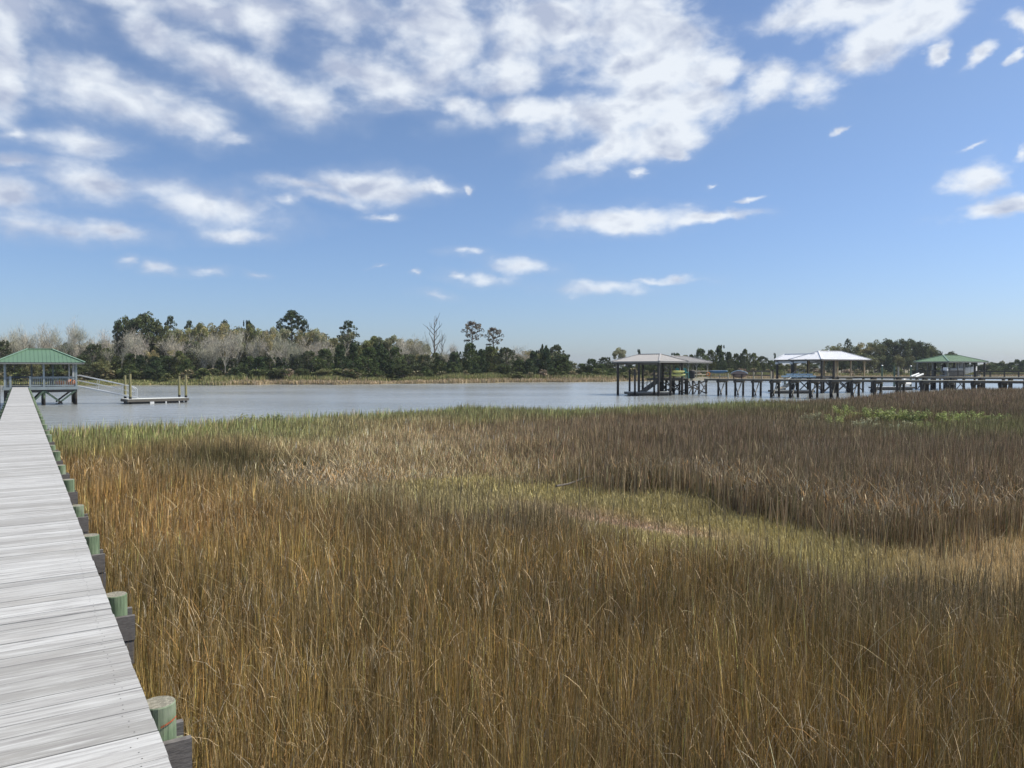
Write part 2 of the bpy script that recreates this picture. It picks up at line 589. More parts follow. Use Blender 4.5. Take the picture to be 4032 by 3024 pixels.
M_FASCIA = plain('grey_fascia', (0.24, 0.235, 0.215), 0.7)
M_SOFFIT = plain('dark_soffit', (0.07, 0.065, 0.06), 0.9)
M_WHITE = plain('white_paint', (0.74, 0.74, 0.72), 0.5)
M_GREENROOF = plain('green_metal_roof', (0.125, 0.215, 0.135), 0.42, 0.0, 0.06, 0.6)
M_GREENTRIM = plain('green_roof_trim', (0.19, 0.30, 0.21), 0.45)
M_GREENROOF2 = plain('olive_green_metal_roof', (0.17, 0.27, 0.15), 0.5, 0.0, 0.08, 0.5)
M_TANROOF = plain('putty_metal_roof', (0.50, 0.475, 0.44), 0.5, 0.0, 0.05, 0.5)
M_WHITEROOF = plain('white_metal_roof', (0.88, 0.88, 0.88), 0.4, 0.0, 0.01, 0.5)
M_ALU = plain('aluminium', (0.50, 0.52, 0.53), 0.45, 0.35)
M_FLOAT = plain('black_float', (0.012, 0.012, 0.013), 0.5)
M_FLDECK = wood('pale_float_deck', (0.74, 0.76, 0.72), (0.60, 0.61, 0.57), scale=(8, 1, 1))
M_YPILE = wood('yellowed_mooring_pile', (0.34, 0.31, 0.14), (0.14, 0.125, 0.07), scale=(9, 9, 1), wet=0.65)
M_YEL = plain('yellow_plastic', (0.58, 0.58, 0.20), 0.35)
M_ORANGE = plain('orange_plastic', (0.75, 0.24, 0.06), 0.4)
M_TEAL = plain('teal_plastic', (0.10, 0.42, 0.40), 0.45)
M_BLUE = plain('blue_plastic', (0.09, 0.20, 0.34), 0.35)
M_LBLUE = plain('pale_blue_trim', (0.42, 0.56, 0.64), 0.4)
M_HULLBROWN = wood('brown_hull', (0.33, 0.24, 0.19), (0.22, 0.16, 0.13), scale=(2, 10, 10))
M_BLACK = plain('black_rubber', (0.02, 0.02, 0.022), 0.5)
M_GLASS = plain('tinted_screen', (0.03, 0.04, 0.05), 0.1)
M_MUD = ground_mat('marsh_mud', (0.045, 0.038, 0.026), (0.09, 0.072, 0.048))
M_BANK = ground_mat('far_bank_soil', (0.15, 0.13, 0.07), (0.24, 0.20, 0.11), 0.4)
M_SAND = ground_mat('pale_wrack', (0.42, 0.31, 0.21), (0.55, 0.43, 0.31), 3.0)
M_GRASS = tinted('marsh_blade', 0.7, 0.12, 0.3)
M_LEAF = tinted('leaf', 0.7, 0.2, 0.2)
M_TWIG = tinted('twig', 0.85, 0.0, 0.1)
M_BARK = wood('tree_bark', (0.17, 0.145, 0.12), (0.09, 0.08, 0.065), scale=(3, 3, 1))
M_PALEBARK = wood('pale_bark', (0.36, 0.34, 0.28), (0.24, 0.225, 0.185), scale=(3, 3, 1))

# ------------------------------------------------------------------ water, land
def sheet(name, pts, z, mat):
    me = bpy.data.meshes.new(name)
    me.from_pydata([(x, y, z) for x, y in pts], [], [tuple(range(len(pts)))])
    me.materials.append(mat)
    o = bpy.data.objects.new(name, me)
    C.objects.link(o)
    return tag(o, kind='structure')


sheet('river_water', [(-3000, -400), (3000, -400), (3000, 4000), (-3000, 4000)], 0.0, M_WATER)

SHORE = [(-900, 132), (-400, 138), (0, 140), (700, 141), (1100, 146), (1500, 150), (1900, 163), (2200, 171), (2400, 176),
         (2700, 195), (3000, 220), (3500, 260), (4032, 273), (4700, 290), (5400, 300)]


def shore_Y(px):
    xs = [a for a, _ in SHORE]
    return float(np.interp(px, xs, [b for _, b in SHORE]))


def build_far_land():
    pxs = np.arange(-900, 5401, 30)
    offs = [(-3.0, -0.6), (0.0, 0.02), (1.2, 0.28), (6, 0.5), (25, 0.9), (120, 1.0), (1800, 1.5)]
    vs, fs = [], []
    for i, p in enumerate(pxs):
        wob = 1.6 * math.sin(p * 0.013) + 0.9 * math.sin(p * 0.041 + 1)
        Y0 = shore_Y(p) + wob
        r = (p - 2016) / 3000
        for d, z in offs:
            Y = Y0 + d
            vs.append((r * Y, Y, z + (0.05 * math.sin(p * 0.07 + d) if z > 0.1 else 0)))
    k = len(offs)
    for i in range(len(pxs) - 1):
        for j in range(k - 1):
            fs.append((i * k + j, (i + 1) * k + j, (i + 1) * k + j + 1, i * k + j + 1))
    mb = MB().add(vs, fs)
    tag(mb.build('far_bank', M_BANK), kind='structure')


build_far_land()

# edge of the near marsh against the river, as (photograph column, distance)
EDGE = [(-3000, 14), (-1500, 19), (-400, 22), (100, 28.5), (400, 31.0), (700, 33.2), (1000, 35.5), (1200, 38), (1500, 41.2), (1850, 44.5), (2050, 43.5), (2300, 45),
        (2600, 49), (2900, 52), (3150, 54), (3380, 57), (3560, 62), (3700, 66), (4032, 72), (4500, 78), (5600, 84)]


def edge_Y(px):
    return np.interp(px, [a for a, _ in EDGE], [b for _, b in EDGE])


# near and far limits of the low yellow-green hollow, as (column, near distance, far distance)
LOW = [(1000, 16.0, 17.2), (1300, 15.0, 18.6), (1600, 13.9, 20.0), (2000, 12.9, 20.2), (2200, 12.3, 19.6), (2400, 11.2, 19.4), (2700, 10.5, 18.0), (3000, 10.0, 15.8),
       (3200, 9.6, 14.2), (3500, 9.0, 13.2), (4032, 8.2, 13.2), (4600, 7.8, 13.4)]


def wobble(x, y, s, seed):
    """smooth pseudo-noise in about -1..1"""
    r = np.random.default_rng(seed)
    out = 0
    for k in range(6):
        a = r.uniform(0, 2 * np.pi)
        f = s * (0.6 + 0.35 * k) * r.uniform(0.8, 1.2)
        out = out + np.sin((x * np.cos(a) + y * np.sin(a)) * f + r.uniform(0, 6.28)) / (1 + 0.35 * k)
    return out / 2.2


def low_mask(X, Y):
    px = 2016 + 3000 * X / Y
    cols = [a for a, _, _ in LOW]
    n = np.interp(px, cols, [b for _, b, _ in LOW])
    f = np.interp(px, cols, [c for _, _, c in LOW])
    w = wobble(X, Y, 1.1, 3) * 0.55 + wobble(X, Y, 3.3, 4) * .55
    a = np.clip((Y - n + w) / 1.0 + 0.5, 0, 1)
    b = np.clip((f - Y + w) / 2.0 + 0.5, 0, 1)
    c = np.clip((px - 1250) / 350, 0, 1)
    return a * b * c


def build_marsh_ground():
    pxs = list(np.linspace(-3000, 5600, 120))
    vs, fs = [], []
    lev = np.array([0, .05, .1, .2, .3, .4, .5, .6, .7, .8, .9, .96, 1.0, 1.06])
    for p in pxs:
        r = (p - 2016) / 3000
        E = float(edge_Y(p))
        for t in lev:
            Y = 0.6 + (E - 0.6) * t
            z = 0.2 if t < .9 else (0.2 - 0.28 * (t - .9) / .1)
            if t > 1:
                z = -0.7
            z += 0.03 * math.sin(Y * 2.1 + p * 0.03)
            vs.append((r * Y, Y, z))
    k = len(lev)
    for i in range(len(pxs) - 1):
        for j in range(k - 1):
            fs.append((i * k + j, (i + 1) * k + j, (i + 1) * k + j + 1, i * k + j + 1))
    mb = MB().add(vs, fs)
    # ground behind the camera
    mb.add([(-40, -30, 0.19), (40, -30, 0.19), (40, 0.9, 0.19), (-40, 0.9, 0.19)], [(0, 1, 2, 3)])
    tag(mb.build('marsh_mud', M_MUD), kind='structure')


build_marsh_ground()

# ------------------------------------------------------------------ the near boardwalk
UA = math.radians(32.84)
U = Vector((-math.sin(UA), math.cos(UA), 0))          # along the pier
V = Vector((math.cos(UA), math.sin(UA), 0))           # to its right
DECK_Z = 1.64
RZ = UA                                                # rotation that turns local y onto U


def pv(v, u, z=0.0):
    return V * v + U * u + Vector((0, 0, z))


PIER_END = 79.0


def build_boardwalk():
    root = thing('boardwalk', 'long weathered grey plank boardwalk running out from the foreground to the green-roofed pavilion', 'boardwalk', (0, 0, 0), RZ)
    # local frame: x across, y along
    pitch, gap = 0.146, 0.006
    us = np.arange(-3.0, PIER_END + 1.5, pitch)
    n = len(us)
    hw = 0.55
    r = np.random.default_rng(5)
    V8 = np.zeros((n, 8, 3))
    skew = r.normal(0, 0.002, n)
    dz = r.normal(0, 0.0010, n)
    e1, e2 = r.normal(-.02, 0.002, n), r.normal(-.02, 0.002, n)
    w = pitch - np.clip(r.gamma(2.0, 0.0035, n), .002, .016)
    slots = [(-1, -1, 0), (1, -1, 0), (1, 1, 0), (-1, 1, 0), (-1, -1, 1), (1, -1, 1), (1, 1, 1), (-1, 1, 1)]
    for k, (sx, sy, sz) in enumerate(slots):
        V8[:, k, 0] = sx * hw + (e1 if sx < 0 else e2)
        V8[:, k, 1] = us + sy * w / 2 + sx * skew
        V8[:, k, 2] = DECK_Z - 0.038 * (1 - sz) + dz
    F = [(3, 2, 1, 0), (4, 5, 6, 7), (0, 1, 5, 4), (1, 2, 6, 5), (2, 3, 7, 6), (3, 0, 4, 7)]
    faces = [tuple(8 * i + a for a in f) for i in range(n) for f in F]
    me = bpy.data.meshes.new('deck_boards')
    VV = V8.reshape(-1, 3).tolist()
    nb = len(faces)
    for i in range(min(n, 150)):           # screw heads over the stringers
        for x in (-0.46, 0.42):
            for dy in (-0.036, 0.036):
                k0 = len(VV)
                cx_, cy_ = x + r.normal(0, .008), us[i] + dy + r.normal(0, .004)
                for q in range(6):
                    VV.append((cx_ + .0036 * math.cos(q * 1.047), cy_ + .0036 * math.sin(q * 1.047), DECK_Z + dz[i] + .0015))
                faces.append(tuple(range(k0, k0 + 6)))
    me.from_pydata(VV, [], faces)
    at_ = me.attributes.new('tint', 'FLOAT_COLOR', 'POINT')
    c = np.ones((n, 8, 4), np.float32)
    tone = np.clip(r.normal(0.58, 0.30, n), 0, 1)
    c[:, :, 0] = tone[:, None]
    c[:, :, 1] = r.uniform(0, 1, n)[:, None]
    c = np.concatenate([c.reshape(-1, 4), np.ones((len(VV) - 8 * n, 4), np.float32)])
    at_.data.foreach_set('color', c.reshape(-1))
    me.materials.append(M_DECK)
    me.materials.append(M_SOFFIT)
    me.polygons.foreach_set('material_index', [0] * nb + [1] * (len(faces) - nb))
    o = bpy.data.objects.new('deck_boards', me)
    C.objects.link(o)
    o.parent = root
    # stringers
    st = MB()
    for x in (-0.47, 0.0, 0.47):
        st.box(x, (PIER_END - 3) / 2, DECK_Z - 0.04 - 0.0925, 0.045, PIER_END + 3, 0.18)
    st.build('stringer', M_STR, root, local=True)
    # bents
    k = 0
    pr = random.Random(3)
    for i in range(-2, 32):
        u = 4.39 + 2.36 * i
        if u > PIER_END - 0.4:
            break
        for s in (-1, 1):
            x = s * 0.625 - .02
            ground = 0.15 if u < 29 else -0.6
            top = DECK_Z - 0.06 + pr.uniform(-0.045, 0.03)
            rad = pr.uniform(0.080, 0.087)
            mb = MB()
            lean = pr.uniform(-.01, .01)
            mb.cyl((x, u, ground), (x + lean, u, top - 0.006), rad * 1.1, rad, 20, cap=False)
            mb.cyl((x + lean, u, top - 0.006), (x + lean, u, top), rad, rad * 0.95, 20)
            # bolts and washers
            mb.cyl((x + s * rad * 0.9, u, top - .22), (x + s * (rad + .025), u, top - .22), 0.012, n=6)
            mb.cyl((x + s * rad * 0.9, u, top - .31), (x + s * (rad + .025), u, top - .31), 0.012, n=6)
            mb.build('pile', M_PILE, root, smooth=False, local=True)
        for sy in (-1, 1):
            yb = u + sy * 0.112
            cb = MB()
            cb.box(0, yb, DECK_Z - 0.225 - 0.095, 1.46 + pr.uniform(-.02, .03), 0.042, 0.19)
            if sy < 0:
                cb.box(0.02, yb + 0.004, DECK_Z - 0.225 - 0.19 - 0.10, 1.42, 0.038, 0.18)
            cb.build('cap_beam', M_CAP, root, local=True)
        if i >= 9 and i % 1 == 0:
            br = MB()
            br.bar((-0.64, u + .14, DECK_Z - .45), (0.1, u + .14, 0.1), 0.04, 0.14)
            br.bar((0.64, u + .19, DECK_Z - .45), (-0.1, u + .19, 0.1), 0.04, 0.14)
            br.build('cross_brace', M_GBRACE, root, local=True)
    # orange paint mark on the first pile beside the walkway
    om = MB()
    seg = 10
    zc = DECK_Z - 0.055 - 0.10
    for q in range(seg):
        a0 = math.radians(-97 + 56 * q / seg)
        a1 = math.radians(-97 + 56 * (q + .8) / seg)
        R = 0.0935
        tilt0, tilt1 = 0.03 * (q / seg), 0.03 * ((q + 1) / seg)
        om.add([(0.605 + R * math.cos(a0), 4.39 + R * math.sin(a0), zc + tilt0), (0.605 + R * math.cos(a1), 4.39 + R * math.sin(a1), zc + tilt1),
                (0.605 + R * math.cos(a1), 4.39 + R * math.sin(a1), zc + tilt1 + .011), (0.605 + R * math.cos(a0), 4.39 + R * math.sin(a0), zc + tilt0 + .011)], [(0, 1, 2, 3)])
    om.build('paint_mark', plain('rust_orange_paint', (0.42, 0.10, 0.04), 0.8, vary=0.5, nscale=60), root, local=True)
    return root


build_boardwalk()


# ------------------------------------------------------------------ pavilions
class Frame:
    """a ground frame: corner, two horizontal directions"""
    def __init__(s, corner, ang):
        s.c = Vector((corner[0], corner[1], 0))
        s.e = Vector((math.cos(ang), math.sin(ang), 0))
        s.f = Vector((-math.sin(ang), math.cos(ang), 0))
        s.ang = ang

    def p(s, a, b, z=0.0):
        return s.c + s.e * a + s.f * b + Vector((0, 0, z))

    def box(s, mb, a0, a1, b0, b1, z0, z1, mi=0):
        c = s.p((a0 + a1) / 2, (b0 + b1) / 2)
        mb.box(c.x, c.y, (z0 + z1) / 2, abs(a1 - a0), abs(b1 - b0), abs(z1 - z0), s.ang, mi)


def hip_roof(fr, parent, a0, a1, b0, b1, ze, zr, run_a0, run_a1, mat, trim, seam=0.42, fascia=M_FASCIA, fh=0.16, cap=True):
    """ridge runs along a; run_a0 / run_a1 = horizontal run of the hip at either end (0 = gable)"""
    bm_ = (b0 + b1) / 2
    E = [fr.p(a0, b0, ze), fr.p(a1, b0, ze), fr.p(a1, b1, ze), fr.p(a0, b1, ze)]
    R = [fr.p(a0 + run_a0, bm_, zr), fr.p(a1 - run_a1, bm_, zr)]
    t = Vector((0, 0, -0.03))
    mb = MB()
    mb.add(E + R, [(0, 1, 5, 4), (2, 3, 4, 5), (1, 2, 5), (3, 0, 4)])
    L = a1 - a0
    half = (b1 - b0) / 2
    nl = Vector((0, 0, 1))

    def seam_bar(p, q):
        if (q - p).length > 0.15:
            mb.bar(p + nl * 0.012, q + nl * 0.012, 0.03, 0.03)
    k = seam / 2
    while k < L:
        fr_ = 1.0
        if run_a0 > 0: fr_ = min(fr_, k / run_a0)
        if run_a1 > 0: fr_ = min(fr_, (L - k) / run_a1)
        seam_bar(fr.p(a0 + k, b0, ze), fr.p(a0 + k, b0 + half * fr_, ze + (zr - ze) * fr_))
        seam_bar(fr.p(a0 + k, b1, ze), fr.p(a0 + k, b1 - half * fr_, ze + (zr - ze) * fr_))
        k += seam
    k = seam / 2
    while k < b1 - b0:
        h = min(k, (b1 - b0) - k) / half
        if run_a0 > 0: seam_bar(fr.p(a0, b0 + k, ze), fr.p(a0 + run_a0 * h, b0 + k, ze + (zr - ze) * h))
        if run_a1 > 0: seam_bar(fr.p(a1, b0 + k, ze), fr.p(a1 - run_a1 * h, b0 + k, ze + (zr - ze) * h))
        k += seam
    mb.build('roof', mat, parent)
    if cap:
        tb = MB()
        up = nl * 0.045
        tb.bar(R[0] + up, R[1] + up, 0.22, 0.05)
        for e, r_ in ((E[0], R[0]), (E[3], R[0]), (E[1], R[1]), (E[2], R[1])):
            tb.bar(e + up, r_ + up, 0.20, 0.045)
        tb.build('roof_ridge_cap', trim, parent)
    fb = MB()
    o = 0.03
    z0, z1 = ze - fh, ze - 0.005
    fr.box(fb, a0 + o, a1 - o, b0 + o, b0 + o + .04, z0, z1)
    fr.box(fb, a0 + o, a1 - o, b1 - o - .04, b1 - o, z0, z1)
    fr.box(fb, a0 + o, a0 + o + .04, b0 + o + .043, b1 - o - .043, z0, z1)
    fr.box(fb, a1 - o - .04, a1 - o, b0 + o + .043, b1 - o - .043, z0, z1)
    fb.build('fascia', fascia, parent)
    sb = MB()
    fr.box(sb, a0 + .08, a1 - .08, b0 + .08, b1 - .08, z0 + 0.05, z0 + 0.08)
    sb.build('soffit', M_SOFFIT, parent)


def posts(fr, parent, pts, z0, z1, w, mat, name='post', rnd_=None):
    for (a, b) in pts:
        mb = MB()
        if w < 0:
            mb.cyl(fr.p(a, b, z0), fr.p(a, b, z1), -w, -w * 0.92, 10)
        else:
            fr.box(mb, a - w / 2, a + w / 2, b - w / 2, b + w / 2, z0, z1)
        mb.build(name, mat, parent)


def railing(fr, parent, p0, p1, z, h, mat, balusters=True, bw=0.04, step=0.14, postw=0.09, name='railing'):
    """p0, p1 in frame coordinates"""
    A, B = fr.p(*p0, 0), fr.p(*p1, 0)
    d = B - A
    L = d.length
    d.normalize()
    mb = MB()
    Z = Vector((0, 0, 1))
    mb.bar(A + Z * (z + h), B + Z * (z + h), 0.13, 0.04)
    mb.bar(A + Z * (z + h - .08), B + Z * (z + h - .08), 0.04, 0.09)
    mb.bar(A + Z * (z + .10), B + Z * (z + .10), 0.04, 0.09)
    if balusters:
        k = step / 2
        while k < L:
            q = A + d * k
            mb.box(q.x, q.y, z + .14 + (h - .26) / 2, bw, bw, h - .26, fr.ang)
            k += step
    else:
        mb.bar(A + Z * (z + h * .5), B + Z * (z + h * .5), 0.04, 0.10)
    return mb.build(name, mat, parent)


def x_brace(p, q, z0, z1, w, mat, parent, kind='X', off=0.09):
    """p, q: Vector positions of two piles"""
    d = (q - p)
    d.z = 0
    side = Vector((-d.y, d.x, 0)).normalized() * off
    Z = lambda v, z: Vector((v.x, v.y, z))
    if kind == 'X':
        mb = MB().bar(Z(p + side, z1), Z(q + side, z0), 0.045, w)
        mb.build('brace', mat[0], parent)
        mb = MB().bar(Z(q + side * 1.5, z1), Z(p + side * 1.5, z0), 0.045, w)
        mb.build('brace', mat[1], parent)
    else:                                   # V that crosses just above the water
        m = (p + q) / 2
        ex = (q - p) * 0.07
        mb = MB().bar(Z(p + side, z1), Z(m + ex + side, z0), 0.045, w)
        mb.build('brace', mat[0], parent)
        mb = MB().bar(Z(q + side * 1.5, z1), Z(m - ex + side * 1.5, z0), 0.045, w)
        mb.build('brace', mat[1], parent)


# ---- the pavilion at the end of the boardwalk
def build_left_pavilion():
    base = pv(0, PIER_END)
    # a runs along V (to the right), b along U (away)
    fr = Frame((base.x, base.y), UA)
    root = thing('pavilion', 'seamed green metal hip roof pavilion with slate railings at the near boardwalk end', 'pavilion', (base.x, base.y, 0), UA)
    A0, A1 = -1.25, 4.35           # deck limits across
    B0, B1 = 0.0, 5.2
    zd = DECK_Z
    ze, zr = 3.80, 5.02
    hip_roof(fr, root, A0 - 0.62, A1 + 0.55, -0.5, B1 + 0.4, ze, zr, 2.45, 2.45, M_GREENROOF, M_GREENTRIM, seam=0.31, fh=0.15)
    d = MB()
    fr.box(d, A0, A1, B0 + 0.02, B1, zd - 0.05, zd)
    d.build('deck', M_SLATE, root)
    f = MB()
    fr.box(f, A0 - .02, A1 + .03, B0 - .035, B0 + .015, zd - 0.26, zd - 0.005)
    fr.box(f, A0 - .02, A1 + .03, B1 + .005, B1 + .05, zd - 0.26, zd - 0.005)
    fr.box(f, A1 + .004, A1 + .05, B0 + .02, B1 - .02, zd - 0.26, zd - 0.005)
    fr.box(f, A0 - .05, A0 - .004, B0 + .02, B1 - .02, zd - 0.26, zd - 0.005)
    f.build('rim_board', M_SLATE2, root)
    g = MB()
    fr.box(g, A0 + .1, A1 - .05, B0 + .1, B0 + .2, zd - 0.50, zd - 0.27)
    fr.box(g, A0 + .1, A1 - .05, B1 - .3, B1 - .2, zd - 0.50, zd - 0.27)
    g.build('girder', M_DKBRACE, root)
    xs = [A0 + .12, 1.75, A1 - .10]
    posts(fr, root, [(x, B0 + .08) for x in xs] + [(x, B1 - .1) for x in (A0 + .12, 0.9, 2.6, A1 - .1)] + [(A1 - .1, 2.6), (A0 + .12, 2.6)], zd + .002, ze - .14, 0.145, M_SLATE2)
    posts(fr, root, [(A1 - .1, B1 - .55), (A1 - .42, B1 - .1)], zd + .002, zd + 2.0, 0.10, M_WHITE)
    # newel beside the boardwalk opening
    posts(fr, root, [(0.72, B0 + .08), (-.72, B0 + .08)], zd + .002, zd + .95, 0.15, M_SLATE2, 'newel')
    railing(fr, root, (0.80, .08), (1.67, .08), zd, .87, M_SLATE2)
    railing(fr, root, (1.83, .08), (A1 - .18, .08), zd, .87, M_SLATE2)
    railing(fr, root, (A0 + .2, .08), (-.80, .08), zd, .87, M_SLATE)
    railing(fr, root, (A0 + .2, B1 - .1), (A1 - .2, B1 - .1), zd, .87, M_SLATE)
    railing(fr, root, (A1 - .1, .2), (A1 - .1, 2.5), zd, .87, M_SLATE)
    railing(fr, root, (A0 + .12, .2), (A0 + .12, B1 - .2), zd, .87, M_SLATE)
    b = MB()
    fr.box(b, 1.0, A1 - .4, B1 - .75, B1 - .35, zd + .40, zd + .45)
    for x in (1.1, 2.4, A1 - .55):
        fr.box(b, x - .05, x + .05, B1 - .7, B1 - .4, zd + .01, zd + .398)
    b.build('bench', M_SLATE, root)
    pts = [(x, y) for x in (0.55, 1.75, A1 - .15) for y in (0.25, 2.6, B1 - .25)] + [(A0 + .15, .3), (A0 + .15, B1 - .3)]
    for (x, y) in pts:
        MB().cyl(fr.p(x, y, -1), fr.p(x, y, zd - .27), .125, .115, 12).build('pile', M_DPILE if not (x == 1.75 and y == .25) else M_PILE, root)
    for y, mm in ((0.25, (M_GBRACE, M_GBRACE)), (B1 - .25, (M_DKBRACE, M_DKBRACE))):
        x_brace(fr.p(1.75, y), fr.p(A1 - .15, y), 0.12, zd - .35, 0.15, mm, root, 'V', off=-.14)
        x_brace(fr.p(0.0, y), fr.p(1.75, y), 0.12, zd - .35, 0.15, mm, root, 'V', off=-.14)
    # tall boat-slip piles left of the pavilion
    for (x, y, h) in ((-1.62, 0.4, 3.55), (-1.62, 1.7, 3.4), (-2.0, 3.2, 3.5), (-3.4, .4, 3.55), (-3.4, 3.2, 3.5)):
        o = MB().cyl(fr.p(x, y, -1), fr.p(x, y, h), .13, .115, 12).build('mooring_pile', M_DPILE)
        tag(o, None, 'mooring pile', 'boat slip piles left of the near pavilion')
        o['label'] = {(-1.62, 0.4): 'tall dark slip pile hard against the left front corner of the near green-roofed pavilion',
                      (-1.62, 1.7): 'tall dark slip pile just behind the left front corner pile of the near pavilion',
                      (-2.0, 3.2): 'tall dark slip pile beside the rear left corner of the near pavilion',
                      (-3.4, .4): 'outer front slip pile at the left edge of the photo',
                      (-3.4, 3.2): 'outer rear slip pile at the left edge of the photo'}[(x, y)]
    # things inside
    def gear(name, label, cat, a, bb, mat, big):
        t = thing(name, label, cat, fr.p(a, bb, zd + .002), UA)
        m = MB()
        R = []
        for k in range(9):
            s = k / 8
            rad = (0.30 if big else .2) * math.sin(math.pi * (0.08 + 0.84 * s)) ** .6
            R.append([fr.p(a - .4 + .8 * s, bb, zd + .34) + fr.f * (math.cos(q) * rad * .9) + Vector((0, 0, math.sin(q) * rad)) for q in np.linspace(0, 2 * math.pi, 11)[:-1]])
        m.loft(R)
        m.build('bag_body', mat, t, smooth=True)
        s2 = MB()
        for k in (-.18, .18):
            c = fr.p(a + k, bb, zd + .34)
            s2.tube([c + fr.f * (math.cos(q) * .33) + Vector((0, 0, math.sin(q) * .33)) for q in np.linspace(0.1, 3.0, 8)], .02, 5)
        s2.build('strap', M_WHITE, t)
    gear('deck_cushion', 'small orange bundle on the pavilion floor, behind the middle of the right railing', 'cushion', 3.0, 1.0, M_ORANGE, False)
    gear('deck_cushion', 'larger orange and white bundle behind the railing near the pavilion right corner post', 'cushion', 3.88, 1.2, M_ORANGE, True)
    return fr


LP = build_left_pavilion()


# ---- gangway and floating dock
def build_gangway():
    top = LP.p(4.45, 1.9, DECK_Z + .02)
    bot = at(545, 1568, 72.0)
    bot.z = 0.50
    rz = math.atan2(bot.y - top.y, bot.x - top.x)
    root = thing('gangway', 'pale aluminium gangway sloping from the pavilion down to the small floating dock', 'gangway', top, rz)
    d = (bot - top)
    L = d.length
    d.normalize()
    side = Vector((-d.y, d.x, 0)).normalized()
    Z = Vector((0, 0, 1))
    mb = MB()
    c0, c1 = top, bot - d * .05
    mb.bar(c0 + Z * .0, c1, 0.95, 0.04)
    mb.build('tread', M_ALU, root)
    for s in (-.5, .5):
        r = MB()
        o = side * s
        r.bar(top + o - Z * .05, bot + o - Z * .02 - d * .1, 0.06, 0.13)
        hi0, hi1 = top + o + Z * 1.0, bot + o + Z * .95 - d * .9
        r.cyl(hi0, hi1, .033, n=8)
        end = bot + o + Z * .05 - d * .15
        bend = [hi1, hi1 + d * .45 - Z * .03, hi1 + d * .70 - Z * .16, end + Z * .55, end]
        r.tube(bend, .033, 8)
        r.cyl(top + o + Z * .5, bot + o + Z * .48 - d * .3, .026, n=8)
        k = 1.7
        while k < L - .8:
            p = top + d * k + o
            r.cyl(p - Z * .02 - d * .04, p + Z * 1.0 + d * .06, .024, n=6)
            k += 2.15
        r.build('side_rail', M_ALU, root)


build_gangway()


def build_float(name, label, corner, ang, La, Lb, zt, pads=(), deckmat=None, floatx=(0.35, 0.35)):
    fr = Frame(corner, ang)
    root = thing(name, label, 'floating dock', fr.p(0, 0, 0), ang)
    m = MB()
    n = int(La / .14)
    for i in range(n):
        fr.box(m, i * La / n + .004, (i + 1) * La / n - .004, 0, Lb, zt - .04, zt)
    m.build('deck', deckmat or M_FLDECK, root)
    b = MB()
    fr.box(b, -.03, La + .03, -.05, -.005, zt - .27, zt - .02)
    fr.box(b, -.03, La + .03, Lb + .005, Lb + .05, zt - .27, zt - .02)
    fr.box(b, -.05, -.005, -.0, Lb, zt - .27, zt - .02)
    fr.box(b, La + .005, La + .05, -.0, Lb, zt - .27, zt - .02)
    b.build('frame', M_BEAM, root)
    f = MB()
    a0, a1 = floatx[0], La - floatx[1]
    seg = 1.15
    k = a0
    while k < a1 - .2:
        fr.box(f, k, min(k + seg - .04, a1), .08, Lb - .08, -.25, zt - .28)
        k += seg
    f.build('float_tub', M_FLOAT, root)
    for (x0, x1) in pads:
        q = MB()
        fr.box(q, x0, x1, -.065, .07, zt - .46, zt - .275)
        q.build('bumper', M_WHITE, root)
    return fr, root


c0 = at(503, 1577, 69.4)
FF, _fd = build_float('floating_dock', 'small pale-topped floating dock on black floats at the foot of the aluminium gangway', (c0.x, c0.y), math.atan2(.65, .76), 5.35, 2.3, .45,
                      pads=((1.9, 2.25), (3.25, 3.35), (4.45, 4.53)))
for (px, top, Y, lab) in ((493, 1478, 71.9, 'leftmost yellowed mooring pile, back left corner of the small floating dock'),
                          (513, 1472, 70.0, 'tall yellowed mooring pile at the gangway foot, second from the left'),
                          (706, 1481, 74.8, 'yellowed mooring pile behind the right part of the floating dock'),
                          (732, 1478, 73.6, 'slim yellowed mooring pile at the right end of the floating dock')):
    p = at(px, 1560, Y)
    t = at(px, top, Y)
    o = MB().cyl((p.x, p.y, -1), (p.x, p.y, t.z), .125, .105, 14).build('mooring_pile', M_YPILE, smooth=False)
    tag(o, lab, 'mooring pile', 'mooring piles of the small floating dock')


